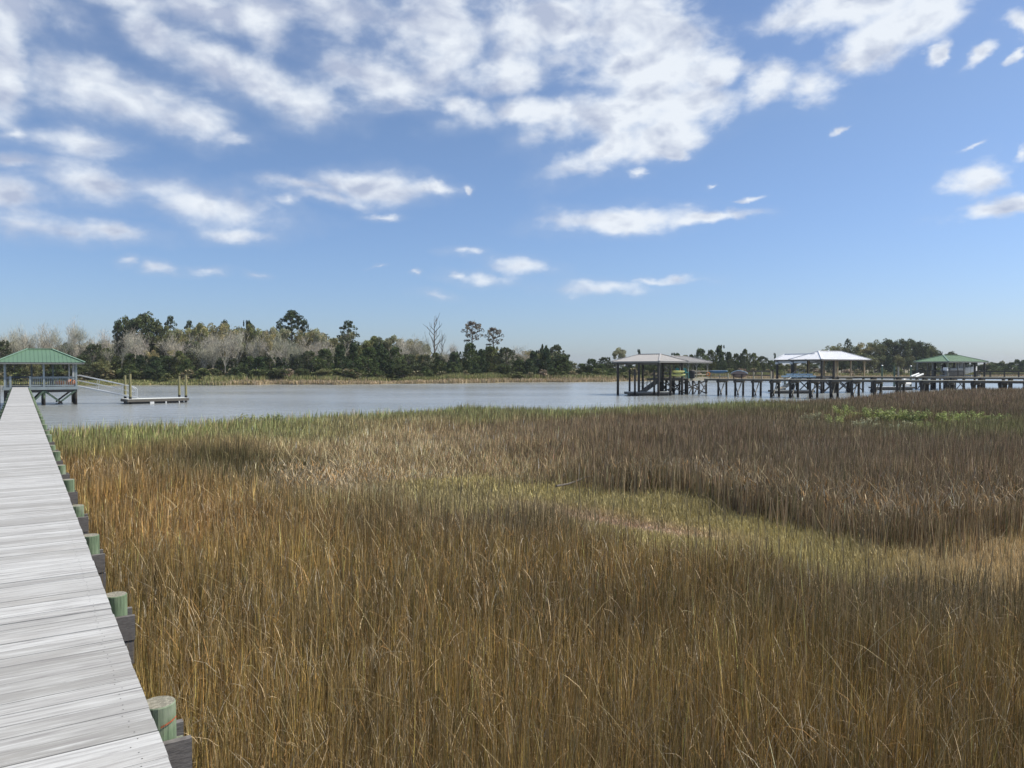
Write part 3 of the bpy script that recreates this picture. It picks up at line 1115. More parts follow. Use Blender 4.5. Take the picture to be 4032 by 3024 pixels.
# ---- a pier seen from the side: deck, bents of two piles with crossed braces
def side_pier(name, label, start, direc, length, width, z0, z1, bents, kind, deckm, rail=None, pmat=M_DPILE, bracem=None, capm=M_BEAM, under=.22, r=.12, mud=-1.0):
    d = Vector((direc[0], direc[1], 0)).normalized()
    ang = math.atan2(d.y, d.x)
    fr = Frame(start, ang)          # e along the pier, f across (away from us)
    root = thing(name, label, 'pier', fr.p(0, 0, 0), ang)
    zz = lambda a: z0 + (z1 - z0) * a / length
    Z = Vector((0, 0, 1))
    m = MB()
    n = int(length / 2.2)
    for i in range(n):
        a, b = i * length / n, (i + 1) * length / n
        m.bar(fr.p(a + .004, width / 2, zz(a) - .02), fr.p(b - .004, width / 2, zz(b) - .02), width + .14, .04)
    m.build('deck', deckm, root)
    s = MB()
    for b in (0.02, width / 2, width - .02):
        s.bar(fr.p(0, b, z0 - .14), fr.p(length, b, z1 - .14), .05, .19)
    s.build('stringer', capm, root)
    bm = bracem or (M_DKBRACE, M_BRACE)  # shade and sun painted: one brace of each pair dark, the other pale
    for t in bents:
        z = zz(t)
        c = MB()
        c.bar(fr.p(t - .13, -.22, z - .235 - .09), fr.p(t - .13, width + .22, z - .235 - .09), .045, .19)
        c.bar(fr.p(t + .13, -.22, z - .235 - .09), fr.p(t + .13, width + .22, z - .235 - .09), .045, .19)
        c.build('cap_beam', capm, root)
        pr = random.Random(int(t * 10))
        for b in (0, width):
            lx = pr.uniform(-.05, .05)
            MB().cyl(fr.p(t + lx, b, mud), fr.p(t, b, z - .05), r * 1.12, r, 10).build('pile', pmat, root)
        x_brace(fr.p(t, 0), fr.p(t, width), 0.05, z - .38, .14, bm, root, kind, off=.15)
    if rail:
        a0, a1, h, step, m_ = rail
        rb = MB()
        for b in ((width - .02),) if rail[2] < 0 else (-.02, width + .02):
            hh = abs(h)
            rb.bar(fr.p(a0, b, zz(a0) + hh), fr.p(a1, b, zz(a1) + hh), .13, .05)
            rb.bar(fr.p(a0, b, zz(a0) + hh - .10), fr.p(a1, b, zz(a1) + hh - .10), .04, .12)
            rb.bar(fr.p(a0, b, zz(a0) + hh * .5), fr.p(a1, b, zz(a1) + hh * .5), .04, .12)
        rb.build('railing', m_, root)
        k = a0
        while k <= a1 + .01:
            for b in ((width - .02),) if rail[2] < 0 else (-.02, width + .02):
                pb = MB()
                fr.box(pb, k - .05, k + .05, b - .05, b + .05, zz(k) - .25, zz(k) + abs(h) - .03)
                pb.build('rail_post', m_, root)
            k += step
    return fr, root


# ================= dock A: pier, tan-roofed pavilion and boat lift
AD = (.70, -.714)
A_ANG = math.atan2(-.714, .70)
A0 = (24.0, 91.0)
A_LEN = 47.0
A_BENTS = [.72 + 2.226 * k for k in range(0, 21)]
fa, ra = side_pier('pier', 'nearest long pier on V-braced piles, leading to the putty-roofed pavilion', (A0[0] - .70 * 1.2, A0[1] + .714 * 1.2), AD,
                   A_LEN, 1.85, 2.0, 2.19, [b + 1.2 for b in A_BENTS], 'V', M_TAN)


def aP(a, b, z=0.0):
    """frame of dock A: a along the pier (right and nearer), b away to the right"""
    return fa.p(a + 1.2, b, z)


def build_dock_A():
    corner = Vector((17.15, 88.7, 0))
    fr = Frame((corner.x, corner.y), math.atan2(.70, .714))        # e = n (right & away), f = -d (left & away)
    root = thing('boat_house', 'putty-coloured hip roof on tall dark piles over a boat slip', 'boat house', fr.p(0, 0, 0), fr.ang)
    ze, zr = 4.08, 4.96
    # ridge along f: build with a swapped frame
    fs = Frame((fr.p(0, 0).x, fr.p(0, 0).y), fr.ang + math.pi / 2)   # e' = f, f' = -e
    hip_roof(fs, root, 0, 7.05, -6.16, 0, ze, zr, 1.95, 1.95, M_TANROOF, M_TANROOF, seam=.3, fh=.17)
    for (a, b) in ((.35, .35), (5.3, .35), (.35, 3.16), (.35, 6.3), (5.3, 3.16), (5.5, 6.3)):
        MB().cyl(fr.p(a, b, -1), fr.p(a, b, ze - .15), .16, .14, 12).build('pile', M_DPILE, root)
    bm_ = MB()
    for a in (.35, 5.3):
        bm_.bar(fr.p(a, .1, ze - .28), fr.p(a, 6.9, ze - .28), .09, .22)
    bm_.build('lift_beam', M_BEAM, root)
    kb = MB()
    for (a, b) in ((.35, .35), (5.3, .35)):
        kb.bar(fr.p(a, b, ze - .75), fr.p(a, b + .5, ze - .3), .05, .09)
        kb.bar(fr.p(a, b, ze - .75), fr.p(a + (.5 if a < 1 else -.5), b, ze - .3), .05, .09)
    kb.build('knee_brace', M_DKBRACE, root)
    # catwalk
    cw = MB()
    fr.box(cw, 5.35, 6.5, .3, 5.6, 1.96, 2.0)
    fr.box(cw, 5.32, 5.37, .3, 5.6, 1.72, 1.955)
    fr.box(cw, 6.48, 6.53, .3, 5.6, 1.72, 1.955)
    cw.build('catwalk', M_BEAM, root)
    # pavilion beside it
    r2 = thing('pavilion', 'lower putty-roofed pavilion with railings, joined right of the tall boat slip roof', 'pavilion', fr.p(6.2, 0, 0), fr.ang)
    f2 = Frame((fr.p(6.0, .0).x, fr.p(6.0, .0).y), fr.ang)
    hip_roof(f2, r2, 0.05, 5.75, -.0, 5.0, ze - .03, 4.75, .0, 2.3, M_TANROOF, M_TANROOF, seam=.3, fh=.17)
    zd = 2.0
    dk = MB()
    f2.box(dk, .6, 5.4, .3, 4.7, zd - .05, zd)
    dk.build('deck', M_TAN, r2)
    rb = MB()
    f2.box(rb, .58, 5.42, .25, .30, zd - .28, zd - .005)
    f2.box(rb, .55, .60, .3, 4.7, zd - .28, zd - .005)
    f2.box(rb, .58, 5.42, 4.7, 4.75, zd - .28, zd - .005)
    f2.box(rb, 5.40, 5.45, .3, 4.7, zd - .28, zd - .005)
    rb.build('rim_board', M_TAN, r2)
    posts(f2, r2, [(.75, .45), (2.6, .45), (5.2, .45), (.75, 4.5), (2.9, 4.5), (5.2, 4.5), (.75, 2.5), (5.2, 2.6)], zd + .002, ze - .18, .13, M_POST)
    railing(f2, r2, (2.75, .4), (5.1, .4), zd, .92, M_TAN, balusters=False)
    railing(f2, r2, (.9, 4.5), (5.1, 4.5), zd, .92, M_TAN, balusters=False)
    railing(f2, r2, (.9, .4), (2.5, .4), zd, .92, M_TAN, balusters=False)
    # boarded screen
    sc_ = MB()
    for k in range(7):
        f2.box(sc_, 3.4, 5.1, 4.36, 4.40, zd + .08 + k * .125, zd + .08 + k * .125 + .118)
    sc_.build('board_screen', M_HULLBROWN, r2)
    for a in (.8, 2.0, 3.4, 5.1):
        for b in (.55, 2.5, 4.5):
            MB().cyl(f2.p(a, b, -1), f2.p(a, b, zd - .28), .13, .12, 10).build('pile', M_DPILE, r2)
    for b in (.55, 4.5):
        for (p, q) in ((.8, 2.0), (2.0, 3.4), (3.4, 5.1)):
            x_brace(f2.p(p, b), f2.p(q, b), .1, zd - .35, .14, (M_DKBRACE, M_DKBRACE), r2, 'X', off=-.15)
    for a in (.8, 5.1):
        x_brace(f2.p(a, .55), f2.p(a, 4.5), .1, zd - .35, .14, (M_DKBRACE, M_BRACE), r2, 'X', off=.15)  # crossing braces coloured as one shaded, one sunlit
    # knee braces
    kb = MB()
    for (a, b) in ((.75, .45), (5.2, .45), (2.6, .45)):
        for s in (-1, 1):
            if 0 < a + s * .5 < 5.5:
                kb.bar(f2.p(a, b, ze - .75), f2.p(a + s * .45, b, ze - .3), .05, .08)
    kb.build('knee_brace', M_POST, r2)
    # float and gangway beyond
    cc = at(2470, 1546, 90.5)
    ff, _r = build_float('floating_dock', 'low grey floating dock on black floats under the putty-roofed boat slip', (cc.x, cc.y), 0.0, 5.4, 2.3, .42)
    # ramp from deck to float
    top = f2.p(.2, 4.0, zd)
    bot = ff.p(2.1, 1.3, .46)
    g = thing('gangway', 'narrow brown gangway climbing from the low float to the putty-roofed pavilion', 'gangway', bot, math.atan2(top.y - bot.y, top.x - bot.x))
    MB().bar(bot, top, .9, .09).build('tread', M_BEAM, g)
    dd = (top - bot).normalized()
    sd = Vector((-dd.y, dd.x, 0)).normalized() * .45
    for s in (-1, 1):
        r_ = MB()
        r_.cyl(bot + sd * s + Vector((0, 0, .95)), top + sd * s + Vector((0, 0, .95)), .03, n=6)
        r_.cyl(bot + sd * s + Vector((0, 0, .5)), top + sd * s + Vector((0, 0, .5)), .025, n=6)
        for k in range(6):
            q = bot + (top - bot) * (k / 5) + sd * s
            r_.cyl(q, q + Vector((0, 0, .95)), .025, n=6)
        r_.build('side_rail', M_POST, g)
    for (px, tp, Y, lab) in ((2479, 1455, 93.5, 'short dark mooring pile at the far left end of the low slip float'),
                             (2500, 1454, 90.0, 'short dark mooring pile in front of the left part of the low float'),
                             (2516, 1461, 94.0, 'short dark mooring pile behind the low float, right of the left pair'),
                             (2576, 1455, 90.2, 'short dark mooring pile in front of the middle of the low float'),
                             (2639, 1450, 90.5, 'short dark mooring pile at the right end of the low float')):
        p = at(px, 1500, Y)
        t = at(px, tp, Y)
        o = MB().cyl((p.x, p.y, -1), (p.x, p.y, t.z), .135, .12, 10).build('mooring_pile', M_DPILE)
        tag(o, lab, 'mooring pile', 'mooring piles round the putty-roofed boat slip float')
    return fr, f2


AF, AF2 = build_dock_A()


def hull(parent, P, d, L, w, h, mat, name='hull', trim=None, side=None, flat=.25):
    """boat-like shell along direction d from centre P; side = unit vector of its width, third axis = height"""
    d = d.normalized()
    side = side.normalized()
    up = d.cross(side).normalized()
    if abs(up.z) > .5 and up.z < 0:
        up = -up
    rings = []
    N = 13
    for k in range(N):
        t = k / (N - 1)
        s = math.sin(math.pi * (0.04 + .92 * t)) ** .55
        ring = []
        for q in range(12):
            a = 2 * math.pi * q / 12
            yy = math.sin(a)
            ring.append(P + d * (L * (t - .5)) + side * (math.cos(a) * w / 2 * s) + up * ((yy * (h / 2 if yy < 0 else h * flat)) * (s * .8 + .2) + h * .18 * (2 * t - 1) ** 2))
        rings.append(ring)
    m = MB().loft(rings)
    o = m.build(name, mat, parent, smooth=True)
    if trim is not None:
        t_ = MB()
        for s_ in (0, 6):
            t_.tube([r[s_] for r in rings], .035, 6)
        t_.build('gunwale', trim, parent)
    return o


def dock_A_gear():
    e, f = fa.e, fa.f
    Z = Vector((0, 0, 1))
    # blue kayak lying on the rail / rack
    P = (at(2790, 1463, 93.2) + at(2866, 1464, 91.5)) / 2
    root = thing('kayak', 'blue and white kayak lying on top of the wooden rack beside the putty-roofed pavilion', 'kayak', P, fa.ang)
    hull(root, P + Z * .0, (at(2866, 1462, 91.0) - at(2790, 1462, 93.4)), 2.75, .55, .40, M_BLUE, side=f)
    hull(root, P + Z * .13, (at(2866, 1462, 91.0) - at(2790, 1462, 93.4)), 2.5, .40, .12, M_LBLUE, name='kayak_deck', side=f)
    # rack under it
    rk = thing('kayak_rack', 'wooden post-and-rail rack under the blue kayak on the nearest right pier', 'rack', fa.p(.9, 1.9, 2.0), fa.ang)
    m = MB()
    za = P.z - .24
    A, B = at(2800, 1490, 93.0), at(2868, 1490, 91.2)
    for s in (0, .5, 1):
        q = A.lerp(B, s)
        m = MB()
        m.box(q.x, q.y, (za + 2.0) / 2, .12, .12, za - 2.0, fa.ang)
        m.build('rack_post', M_TAN, rk)
    m = MB()
    A2, B2 = Vector((A.x, A.y, za + .03)), Vector((B.x, B.y, za + .03))
    m.bar(A2 - (B2 - A2) * .1, B2 + (B2 - A2) * .02, .12, .06)
    m.bar(A2 - (B2 - A2) * .1 - Z * .33, B2 - Z * .33, .04, .12)
    m.build('rack_rail', M_TAN, rk)
    # skiff tipped on its side
    P = at(2911, 1474.5, 89.2)
    d = at(2948, 1474, 88.2) - at(2874, 1474, 90.2)
    d.z = 0
    sk = thing('skiff', 'small brown-bottomed skiff with pale blue gunwale tipped on its side', 'skiff', Vector((P.x, P.y, 2.05)), fa.ang)
    rings = []
    dn = d.normalized()
    nrm = Vector((-dn.y, dn.x, 0))
    for k in range(15):
        t = k / 14
        s = math.sin(math.pi * (.02 + .96 * t)) ** .6
        cz = P.z + .02
        ring = []
        for q in range(14):
            a = 2 * math.pi * q / 14
            ring.append(Vector((P.x, P.y, cz)) + dn * (2.3 * (t - .5)) + Z * (math.sin(a) * .42 * s) - nrm * (math.cos(a) * .25 * s if math.cos(a) > 0 else math.cos(a) * .05 * s))
        rings.append(ring)
    MB().loft(rings).build('hull', M_HULLBROWN, sk, smooth=True)
    gw = MB()
    gw.tube([r[3] + Z * .02 for r in rings], .045, 6)
    gw.build('gunwale', M_LBLUE, sk)
    kl = MB()
    kl.tube([r[0] for r in rings], .03, 6)
    kl.build('keel', M_BLACK, sk)
    for s in (-.55, .55):
        c = P + dn * s - nrm * .30
        b = MB()
        b.box(c.x, c.y, (2.0 + P.z) / 2 + .02, .09, .09, P.z - 2.0, fa.ang)
        b.build('cradle_post', M_BLACK, sk)
    # rail towards pavilion B
    A, B = at(2940, 1490, 89.4), at(3034, 1490, 86.8)
    rr = thing('wooden_railing', 'short open wooden railing on the pier right of the tipped skiff', 'railing', Vector((A.x, A.y, 2.02)), fa.ang)
    m = MB()
    for z in (2.02 + .86, 2.02 + .42):
        m.bar(Vector((A.x, A.y, z)), Vector((B.x, B.y, z)), .05, .13)
    m.bar(Vector((A.x, A.y, 2.02 + .94)), Vector((B.x, B.y, 2.02 + .94)), .15, .04)
    m.build('rail', M_BEAM, rr)
    for s in (.27, .62, 1.0):
        q = A.lerp(B, s)
        m = MB()
        m.box(q.x + .06, q.y - .06, 2.0 + .44, .13, .13, .90, fa.ang)
        m.build('rail_post', M_TAN, rr)
    # yellow kayaks in the pavilion
    for j, (z, lab) in enumerate(((2.80, 'upper of two yellow kayaks stacked in the putty-roofed pavilion'),
                                  (2.42, 'lower of two yellow kayaks stacked in the putty-roofed pavilion'))):
        c = (at(2650, 1480, 91.6) + at(2692, 1480, 91.6)) / 2
        c.z = z
        kk = thing('kayak', lab, 'kayak', c, 0.0, 'yellow kayaks in the putty-roofed pavilion')
        hull(kk, c, Vector((1, -.15, 0)), 1.45 + .2 * j, .5, .36, M_YEL, side=Vector((.15, 1, 0)), flat=.45)
        cp = MB()
        cp.cyl(c + Z * .06, c + Z * .10, .17, .15, 12)
        cp.build('cockpit', M_BLACK, kk)
    # two teal chairs
    for (px, lab) in ((2673, 'left one of two tall teal deck chairs behind the pavilion railing'), (2702, 'right one of two tall teal deck chairs behind the pavilion railing')):
        c = at(px, 1480, 93.6)
        c.z = 2.002
        ch = thing('deck_chair', lab, 'chair', c, .4, 'teal chairs in the putty-roofed pavilion')
        a = .4
        ex, fx = Vector((math.cos(a), math.sin(a), 0)), Vector((-math.sin(a), math.cos(a), 0))
        s = MB()
        s.bar(c + Z * .75 - fx * .25, c + Z * .70 + fx * .25, .5, .04)
        s.build('seat', M_TEAL, ch)
        b = MB()
        for k in range(5):
            b.bar(c + ex * (-.2 + .1 * k) + fx * .22 + Z * .72, c + ex * (-.24 + .12 * k) + fx * .38 + Z * (1.22 + .05 * (2 - abs(k - 2))), .085, .02)
        b.build('backrest', M_TEAL, ch)
        for sx in (-1, 1):
            for sy in (-1, 1):
                l = MB()
                l.bar(c + ex * (.24 * sx) + fx * (.22 * sy), c + ex * (.22 * sx) + fx * (.2 * sy) + Z * .73, .05, .05)
                l.build('leg', M_TEAL, ch)
    # grill
    c = at(2722, 1484, 94.0)
    c.z = 2.002
    gr = thing('covered_grill', 'dark covered grill standing inside the putty-roofed pavilion', 'grill', c)
    R = []
    for z, w in ((0, .42), (.1, .46), (.55, .44), (.72, .50), (.9, .46), (1.02, .25)):
        R.append([c + Vector((math.cos(q) * w * 1.0, math.sin(q) * w * .7, z)) for q in np.linspace(0, 2 * math.pi, 13)[:-1]])
    MB().loft(R).build('cover', M_BLACK, gr, smooth=False)
    # orange round thing hung on the outer corner
    c = at(2789, 1473, 92.6)
    lb = thing('life_ring', 'small orange life ring hung at the right end of the putty-roofed pavilion', 'life ring', c)
    m = MB()
    pts = [c + Vector((math.cos(q) * .2, 0.02, math.sin(q) * .2)) for q in np.linspace(0, 2 * math.pi, 17)]
    m.tube(pts, .055, 7)
    m.build('ring', M_ORANGE, lb)


dock_A_gear()


# ================= dock B: white roof
def build_dock_B():
    Cn = (39.85, 98.0)
    ang = math.atan2(.49, .87)
    fr = Frame(Cn, ang)
    root = thing('pavilion', 'pavilion under a bright white metal hip roof on pale new posts', 'pavilion', fr.p(0, 0, 0), ang)
    ze, zr = 4.40, 5.52
    hip_roof(fr, root, 0, 10.0, 0, 5.4, ze, zr, 2.75, 2.7, M_WHITEROOF, M_WHITEROOF, seam=.3, fh=.18, fascia=M_BEAM)
    zd = 2.14
    d = MB()
    fr.box(d, .4, 9.6, .4, 5.0, zd - .05, zd)
    d.build('deck', M_TAN, root)
    rb = MB()
    fr.box(rb, .35, 9.65, .35, .40, zd - .28, zd - .003)
    fr.box(rb, .35, 9.65, 5.0, 5.05, zd - .28, zd - .003)
    fr.box(rb, .30, .35, .35, 5.05, zd - .28, zd - .003)
    rb.build('rim_board', M_DKBRACE, root)
    posts(fr, root, [(3.4, .6), (6.5, .6), (9.3, .6), (.8, 4.8), (3.4, 4.8), (6.5, 4.8), (9.3, 4.8), (9.3, 2.7)], zd + .002, ze - .17, .15, M_NEWWOOD)
    posts(fr, root, [(.35, .3), (2.6, .25), (.35, 4.8)], -1, ze - .17, -.16, M_DPILE, 'pile')
    for a in (.9, 3.4, 6.3, 9.2):
        for b in (.7, 2.7, 4.7):
            MB().cyl(fr.p(a, b, -1), fr.p(a, b, zd - .28), .135, .125, 10).build('pile', M_DPILE, root)
    for b in (.7, 2.7, 4.7):
        for (p, q) in ((.9, 3.4), (3.4, 6.3), (6.3, 9.2)):
            x_brace(fr.p(p, b), fr.p(q, b), .1, zd - .35, .14, (M_DKBRACE, M_DKBRACE), root, 'X', off=-.15)
    st = MB()
    fr.box(st, 3.5, 6.4, .1, .34, zd - .22, zd - .17)
    fr.box(st, 3.5, 6.4, .2, .34, zd - .05, zd + .03)
    st.build('step', M_TAN, root)
    # boat-lift roof
    r2 = thing('boat_house', 'lower white gable roof over a boat lift, joined left of the white hip roof', 'boat house', fr.p(0, 5.4, 0), ang)
    fs = Frame((fr.p(0, 0).x, fr.p(0, 0).y), ang + math.pi / 2)     # e' = f, f' = -e
    hip_roof(fs, r2, 2.55, 7.8, -3.8, -.01, ze - .01, 5.16, 0.0, .25, M_WHITEROOF, M_WHITEROOF, seam=.3, fh=.18, fascia=M_BEAM)
    posts(fs, r2, [(7.5, -.3), (5.0, -.3), (7.5, -3.5), (5.0, -3.5)], -1, ze - .17, -.17, M_DPILE, 'pile')
    lb = MB()
    lb.bar(fs.p(2.6, -.3, ze - .34), fs.p(7.7, -.3, ze - .34), .10, .26)
    lb.bar(fs.p(2.6, -3.5, ze - .34), fs.p(7.7, -3.5, ze - .34), .10, .26)
    lb.build('lift_beam', M_ALU, r2)
    for (b, nm) in ((7.5, 1), (5.0, 2)):
        mo = MB()
        fs.box(mo, b - .22, b + .22, -.56, -.12, ze - .62, ze - .30)
        mo.build('lift_motor', M_ALU, r2)
    # stack of white-blue blocks (covered floats) on the deck
    t = thing('boat_cover', 'low pale blue-grey row of cushioned bench boxes under the white boat-lift roof', 'bench', fs.p(5, -1.8, zd), ang)
    z0 = 2.05
    for j in range(2):
        for i in range(5 - j):
            m = MB()
            p = at(3092 + i * 26 + j * 14, 1490, 99.0 + 1.5 * j)
            m.box(p.x, p.y, z0 + .13 + .24 * j, .82, .6, .22, 0.1)
            m.build('cushion', M_LBLUE, t)
    # float + gangway
    cc = at(3050, 1541, 97.6)
    ff, _r = build_float('floating_dock', 'low brown floating dock seen between the pier piles under the white boat-lift roof', (cc.x, cc.y), 0.03, 5.2, 2.2, .42)
    top, bot = fr.p(1.0, 4.0, zd), ff.p(1.2, 1.4, .46)
    g = thing('gangway', 'brown gangway rising from the low float to the white-roofed pavilion', 'gangway', bot, 0)
    MB().bar(bot, top, .9, .10).build('tread', M_TAN, g)
    dd = (top - bot).normalized()
    sd = Vector((-dd.y, dd.x, 0)).normalized() * .45
    for s in (-1, 1):
        r_ = MB()
        for h in (.95, .5):
            r_.cyl(bot + sd * s + Vector((0, 0, h)), top + sd * s + Vector((0, 0, h)), .03, n=6)
        for k in range(4):
            q = bot + (top - bot) * (k / 3) + sd * s
            r_.cyl(q, q + Vector((0, 0, .95)), .025, n=6)
        r_.build('side_rail', M_ALU, g)
    for (px, tp, Y, lab, mt) in ((3042, 1455, 97.0, 'grey square-topped mooring pile left of the white boat-lift roof', M_DPILE),
                                 (3090, 1455, 100.5, 'dark mooring pile with a yellowed edge under the white boat-lift roof', M_YPILE)):
        p, t_ = at(px, 1500, Y), at(px, tp, Y)
        o = MB().cyl((p.x, p.y, -1), (p.x, p.y, t_.z), .14, .13, 10).build('mooring_pile', mt)
        tag(o, lab, 'mooring pile')
    # its pier
    s0 = fr.p(9.6, 1.2)
    side_pier('pier', 'pier of X-braced piles running from the white-roofed pavilion behind the nearest pier', (s0.x - 3.5, s0.y - 1.2), (.70, -.60), 34.0, 1.5, 2.12, 2.22,
              [1.0 + 3.05 * k for k in range(11)], 'X', M_TAN, bracem=(M_DKBRACE, M_DKBRACE))
    return fr


BF = build_dock_B()


# ================= dock C: green roof at the far right
def build_dock_C():
    Cn = (64.3, 112.2)
    ang = math.atan2(.49, .87)
    fr = Frame(Cn, ang)
    root = thing('pavilion', 'olive-green metal hip roof pavilion with dark posts and railing, on the farthest right dock', 'pavilion', fr.p(0, 0, 0), ang)
    ze, zr = 4.24, 5.2
    hip_roof(fr, root, 0, 10.4, 0, 5.5, ze, zr, 3.2, 3.2, M_GREENROOF2, M_GREENTRIM, seam=.4, fh=.16)
    zd = 1.95
    d = MB()
    fr.box(d, -.4, 4.6, .2, 5.6, zd - .05, zd)
    d.build('deck', M_BEAM, root)
    posts(fr, root, [(.4, .4), (.4, 2.7), (.4, 5.1), (3.0, .4), (3.0, 5.1), (4.6, .4), (4.6, 5.1)], zd + .002, ze - .15, .16, M_POST)
    for (a, b) in ((7.4, .4), (10.0, .4), (7.4, 5.1), (10.0, 5.1), (4.8, .5), (4.8, 5.0)):
        MB().cyl(fr.p(a, b, -1), fr.p(a, b, ze - .15), .16, .14, 10).build('pile', M_DPILE, root)
    railing(fr, root, (.5, .3), (4.5, .3), zd, .95, M_DKBRACE)
    railing(fr, root, (-.3, .4), (-.3, 5.4), zd, .95, M_DKBRACE)
    railing(fr, root, (-.3, 5.5), (4.5, 5.5), zd, .95, M_DKBRACE)
    for a in (.3, 2.5, 4.6):
        for b in (.5, 2.8, 5.2):
            MB().cyl(fr.p(a, b, -1), fr.p(a, b, zd - .05), .14, .13, 10).build('pile', M_DPILE, root)
    for b in (.5, 5.2):
        x_brace(fr.p(.3, b), fr.p(2.5, b), .1, zd - .3, .14, (M_DKBRACE, M_DKBRACE), root, 'X', off=-.15)
        x_brace(fr.p(2.5, b), fr.p(4.6, b), .1, zd - .3, .14, (M_DKBRACE, M_DKBRACE), root, 'X', off=-.15)
    kb = MB()
    kb.bar(fr.p(.2, .3, zd + 1.15), fr.p(.2, .9, zd + 1.15), .25, .5)
    kb.build('fuse_box', M_WHITE, root)
    # boat on its lift
    c = fr.p(7.6, 2.6, 2.75)
    dv = Vector((.985, .17, 0))
    bt = thing('motor_boat', 'white centre-console motor boat with a white T-top hoisted under the olive-green roof', 'boat', c, math.atan2(dv.y, dv.x))
    side = Vector((-dv.y, dv.x, 0))
    Z = Vector((0, 0, 1))
    rings = []
    for k in range(14):
        t = k / 13
        w = 1.05 * (1 if t < .5 else max(.03, 1 - ((t - .5) / .5) ** 2.2))
        keel = -.55 + (0 if t < .45 else ((t - .45) / .55) ** 2 * .75)
        sheer = .45 + .35 * t * t
        x = -2.7 + 5.4 * t
        if t > .9: x += .1
        P_ = [(-w, sheer), (-w * .97, sheer * .4), (-w * .82, -.05 * 1 + keel * .2), (-w * .35, keel * .75), (0, keel), (w * .35, keel * .75), (w * .82, keel * .2 - .05), (w * .97, sheer * .4), (w, sheer),
              (w * .86, sheer), (w * .8, sheer - .3), (-w * .8, sheer - .3), (-w * .86, sheer)]
        rings.append([c + dv * x + side * yy + Z * zz for yy, zz in P_])
    MB().loft(rings).build('hull', M_WHITE, bt)
    cs = MB()
    q = c - dv * .3
    ag = math.atan2(dv.y, dv.x)
    cs.box(q.x, q.y, c.z + .75, .7, .7, 1.0, ag)
    cs.build('console', M_WHITE, bt)
    ws = MB()
    ws.box(q.x + dv.x * .3, q.y + dv.y * .3, c.z + 1.42, .06, .62, .34, ag)
    ws.build('windscreen', M_GLASS, bt)
    tt = MB()
    q2 = c - dv * .2
    tt.box(q2.x, q2.y, c.z + 1.86, 1.9, 1.6, .14, ag)
    tt.build('t_top', M_WHITE, bt)
    fb = MB()
    for sx in (-.55, .45):
        for sy in (-.55, .55):
            a_ = q2 + dv * sx + side * sy
            fb.cyl(a_ + Z * .2, a_ + dv * .1 + Z * 1.8, .03, n=6)
    fb.build('t_top_frame', M_BLACK, bt)
    om = MB()
    q3 = c - dv * 3.0
    om.box(q3.x, q3.y, c.z + .75, .45, .42, .6, ag)
    om.box(q3.x - dv.x * .05, q3.y - dv.y * .05, c.z + .1, .22, .18, .85, ag)
    om.box(q3.x - dv.x * .08, q3.y - dv.y * .08, c.z - .45, .5, .1, .16, ag)
    om.build('outboard_motor', M_BLACK, bt)
    cr = thing('boat_lift', 'dark cradle beams holding the white motor boat under the olive-green roof', 'boat lift', fr.p(7.6, 2.6, 2.0), ang)
    m = MB()
    for a in (6.4, 8.7):
        m.bar(fr.p(a, .3, 2.08), fr.p(a, 5.2, 2.08), .12, .2)
    m.build('cradle_beam', M_ALU, cr)
    cab = MB()
    for a in (6.4, 8.7):
        for b in (.45, 5.05):
            cab.cyl(fr.p(a, b, 2.15), fr.p(a, b, ze - .2), .012, n=5)
    cab.build('cable', M_BLACK, cr)
    # pier C to the right
    s0 = fr.p(4.9, -.6)
    side_pier('pier', 'farthest right pier with a dark railing on both sides, leading to the olive-green roof', (s0.x, s0.y - 1.0), (.80, -.60), 26.0, 1.5, 1.93, 2.0,
              [.8 + 2.6 * k for k in range(10)], 'X', M_TAN, bracem=(M_DKBRACE, M_DKBRACE), rail=(0.0, 26.0, .88, 1.75, M_DKBRACE))
    # white-topped float with a small white boat, lamp posts
    cc = at(3449, 1536, 113.0)
    ff, _r = build_float('floating_dock', 'white-topped floating dock seen between the piles, left of the olive-green roof', (cc.x, cc.y), 0.02, 5.9, 2.2, .46, deckmat=M_WHITE)
    j = ff.p(4.9, .9, .48)
    jb = thing('jet_ski', 'small white watercraft parked on the right end of the white floating dock', 'watercraft', j, .2)
    hull(jb, j + Z * .35, Vector((1, .2, 0)), 1.9, .75, .6, M_WHITE, side=Vector((-.2, 1, 0)), flat=.5)
    s_ = MB()
    s_.box(j.x - .25, j.y, j.z + .72, .8, .35, .24, .2)
    s_.build('seat', M_BLACK, jb)
    h_ = MB()
    h_.bar(j + Vector((.25, -.3, .95)), j + Vector((.25, .3, .95)), .05, .05)
    h_.bar(j + Vector((.3, 0, .6)), j + Vector((.25, 0, .95)), .08, .08)
    h_.build('handlebar', M_BLACK, jb)
    for (a, lab) in ((3605, 'left one of two sunlit white plastic tubes slanting above the middle pier'), (3622, 'right one of two sunlit white plastic tubes slanting above the middle pier')):
        p0, p1 = at(a - 18, 1482 + (a - 3605) * .12, 109.0), at(a + 12, 1471 + (a - 3605) * .12, 112.0)
        o = MB().cyl(p0, p1, .13, n=12).build('guide_tube', M_WHITE)
        tag(o, lab, 'tube', 'white guide tubes by the olive-green roof')
    o = MB().cyl(at(3557, 1496, 109.5), at(3568, 1490, 111.0), .12, n=12).build('guide_tube', M_WHITE)
    tag(o, 'short white plastic tube just above the nearest pier deck, left of the slanting pair', 'tube', 'white guide tubes by the olive-green roof')
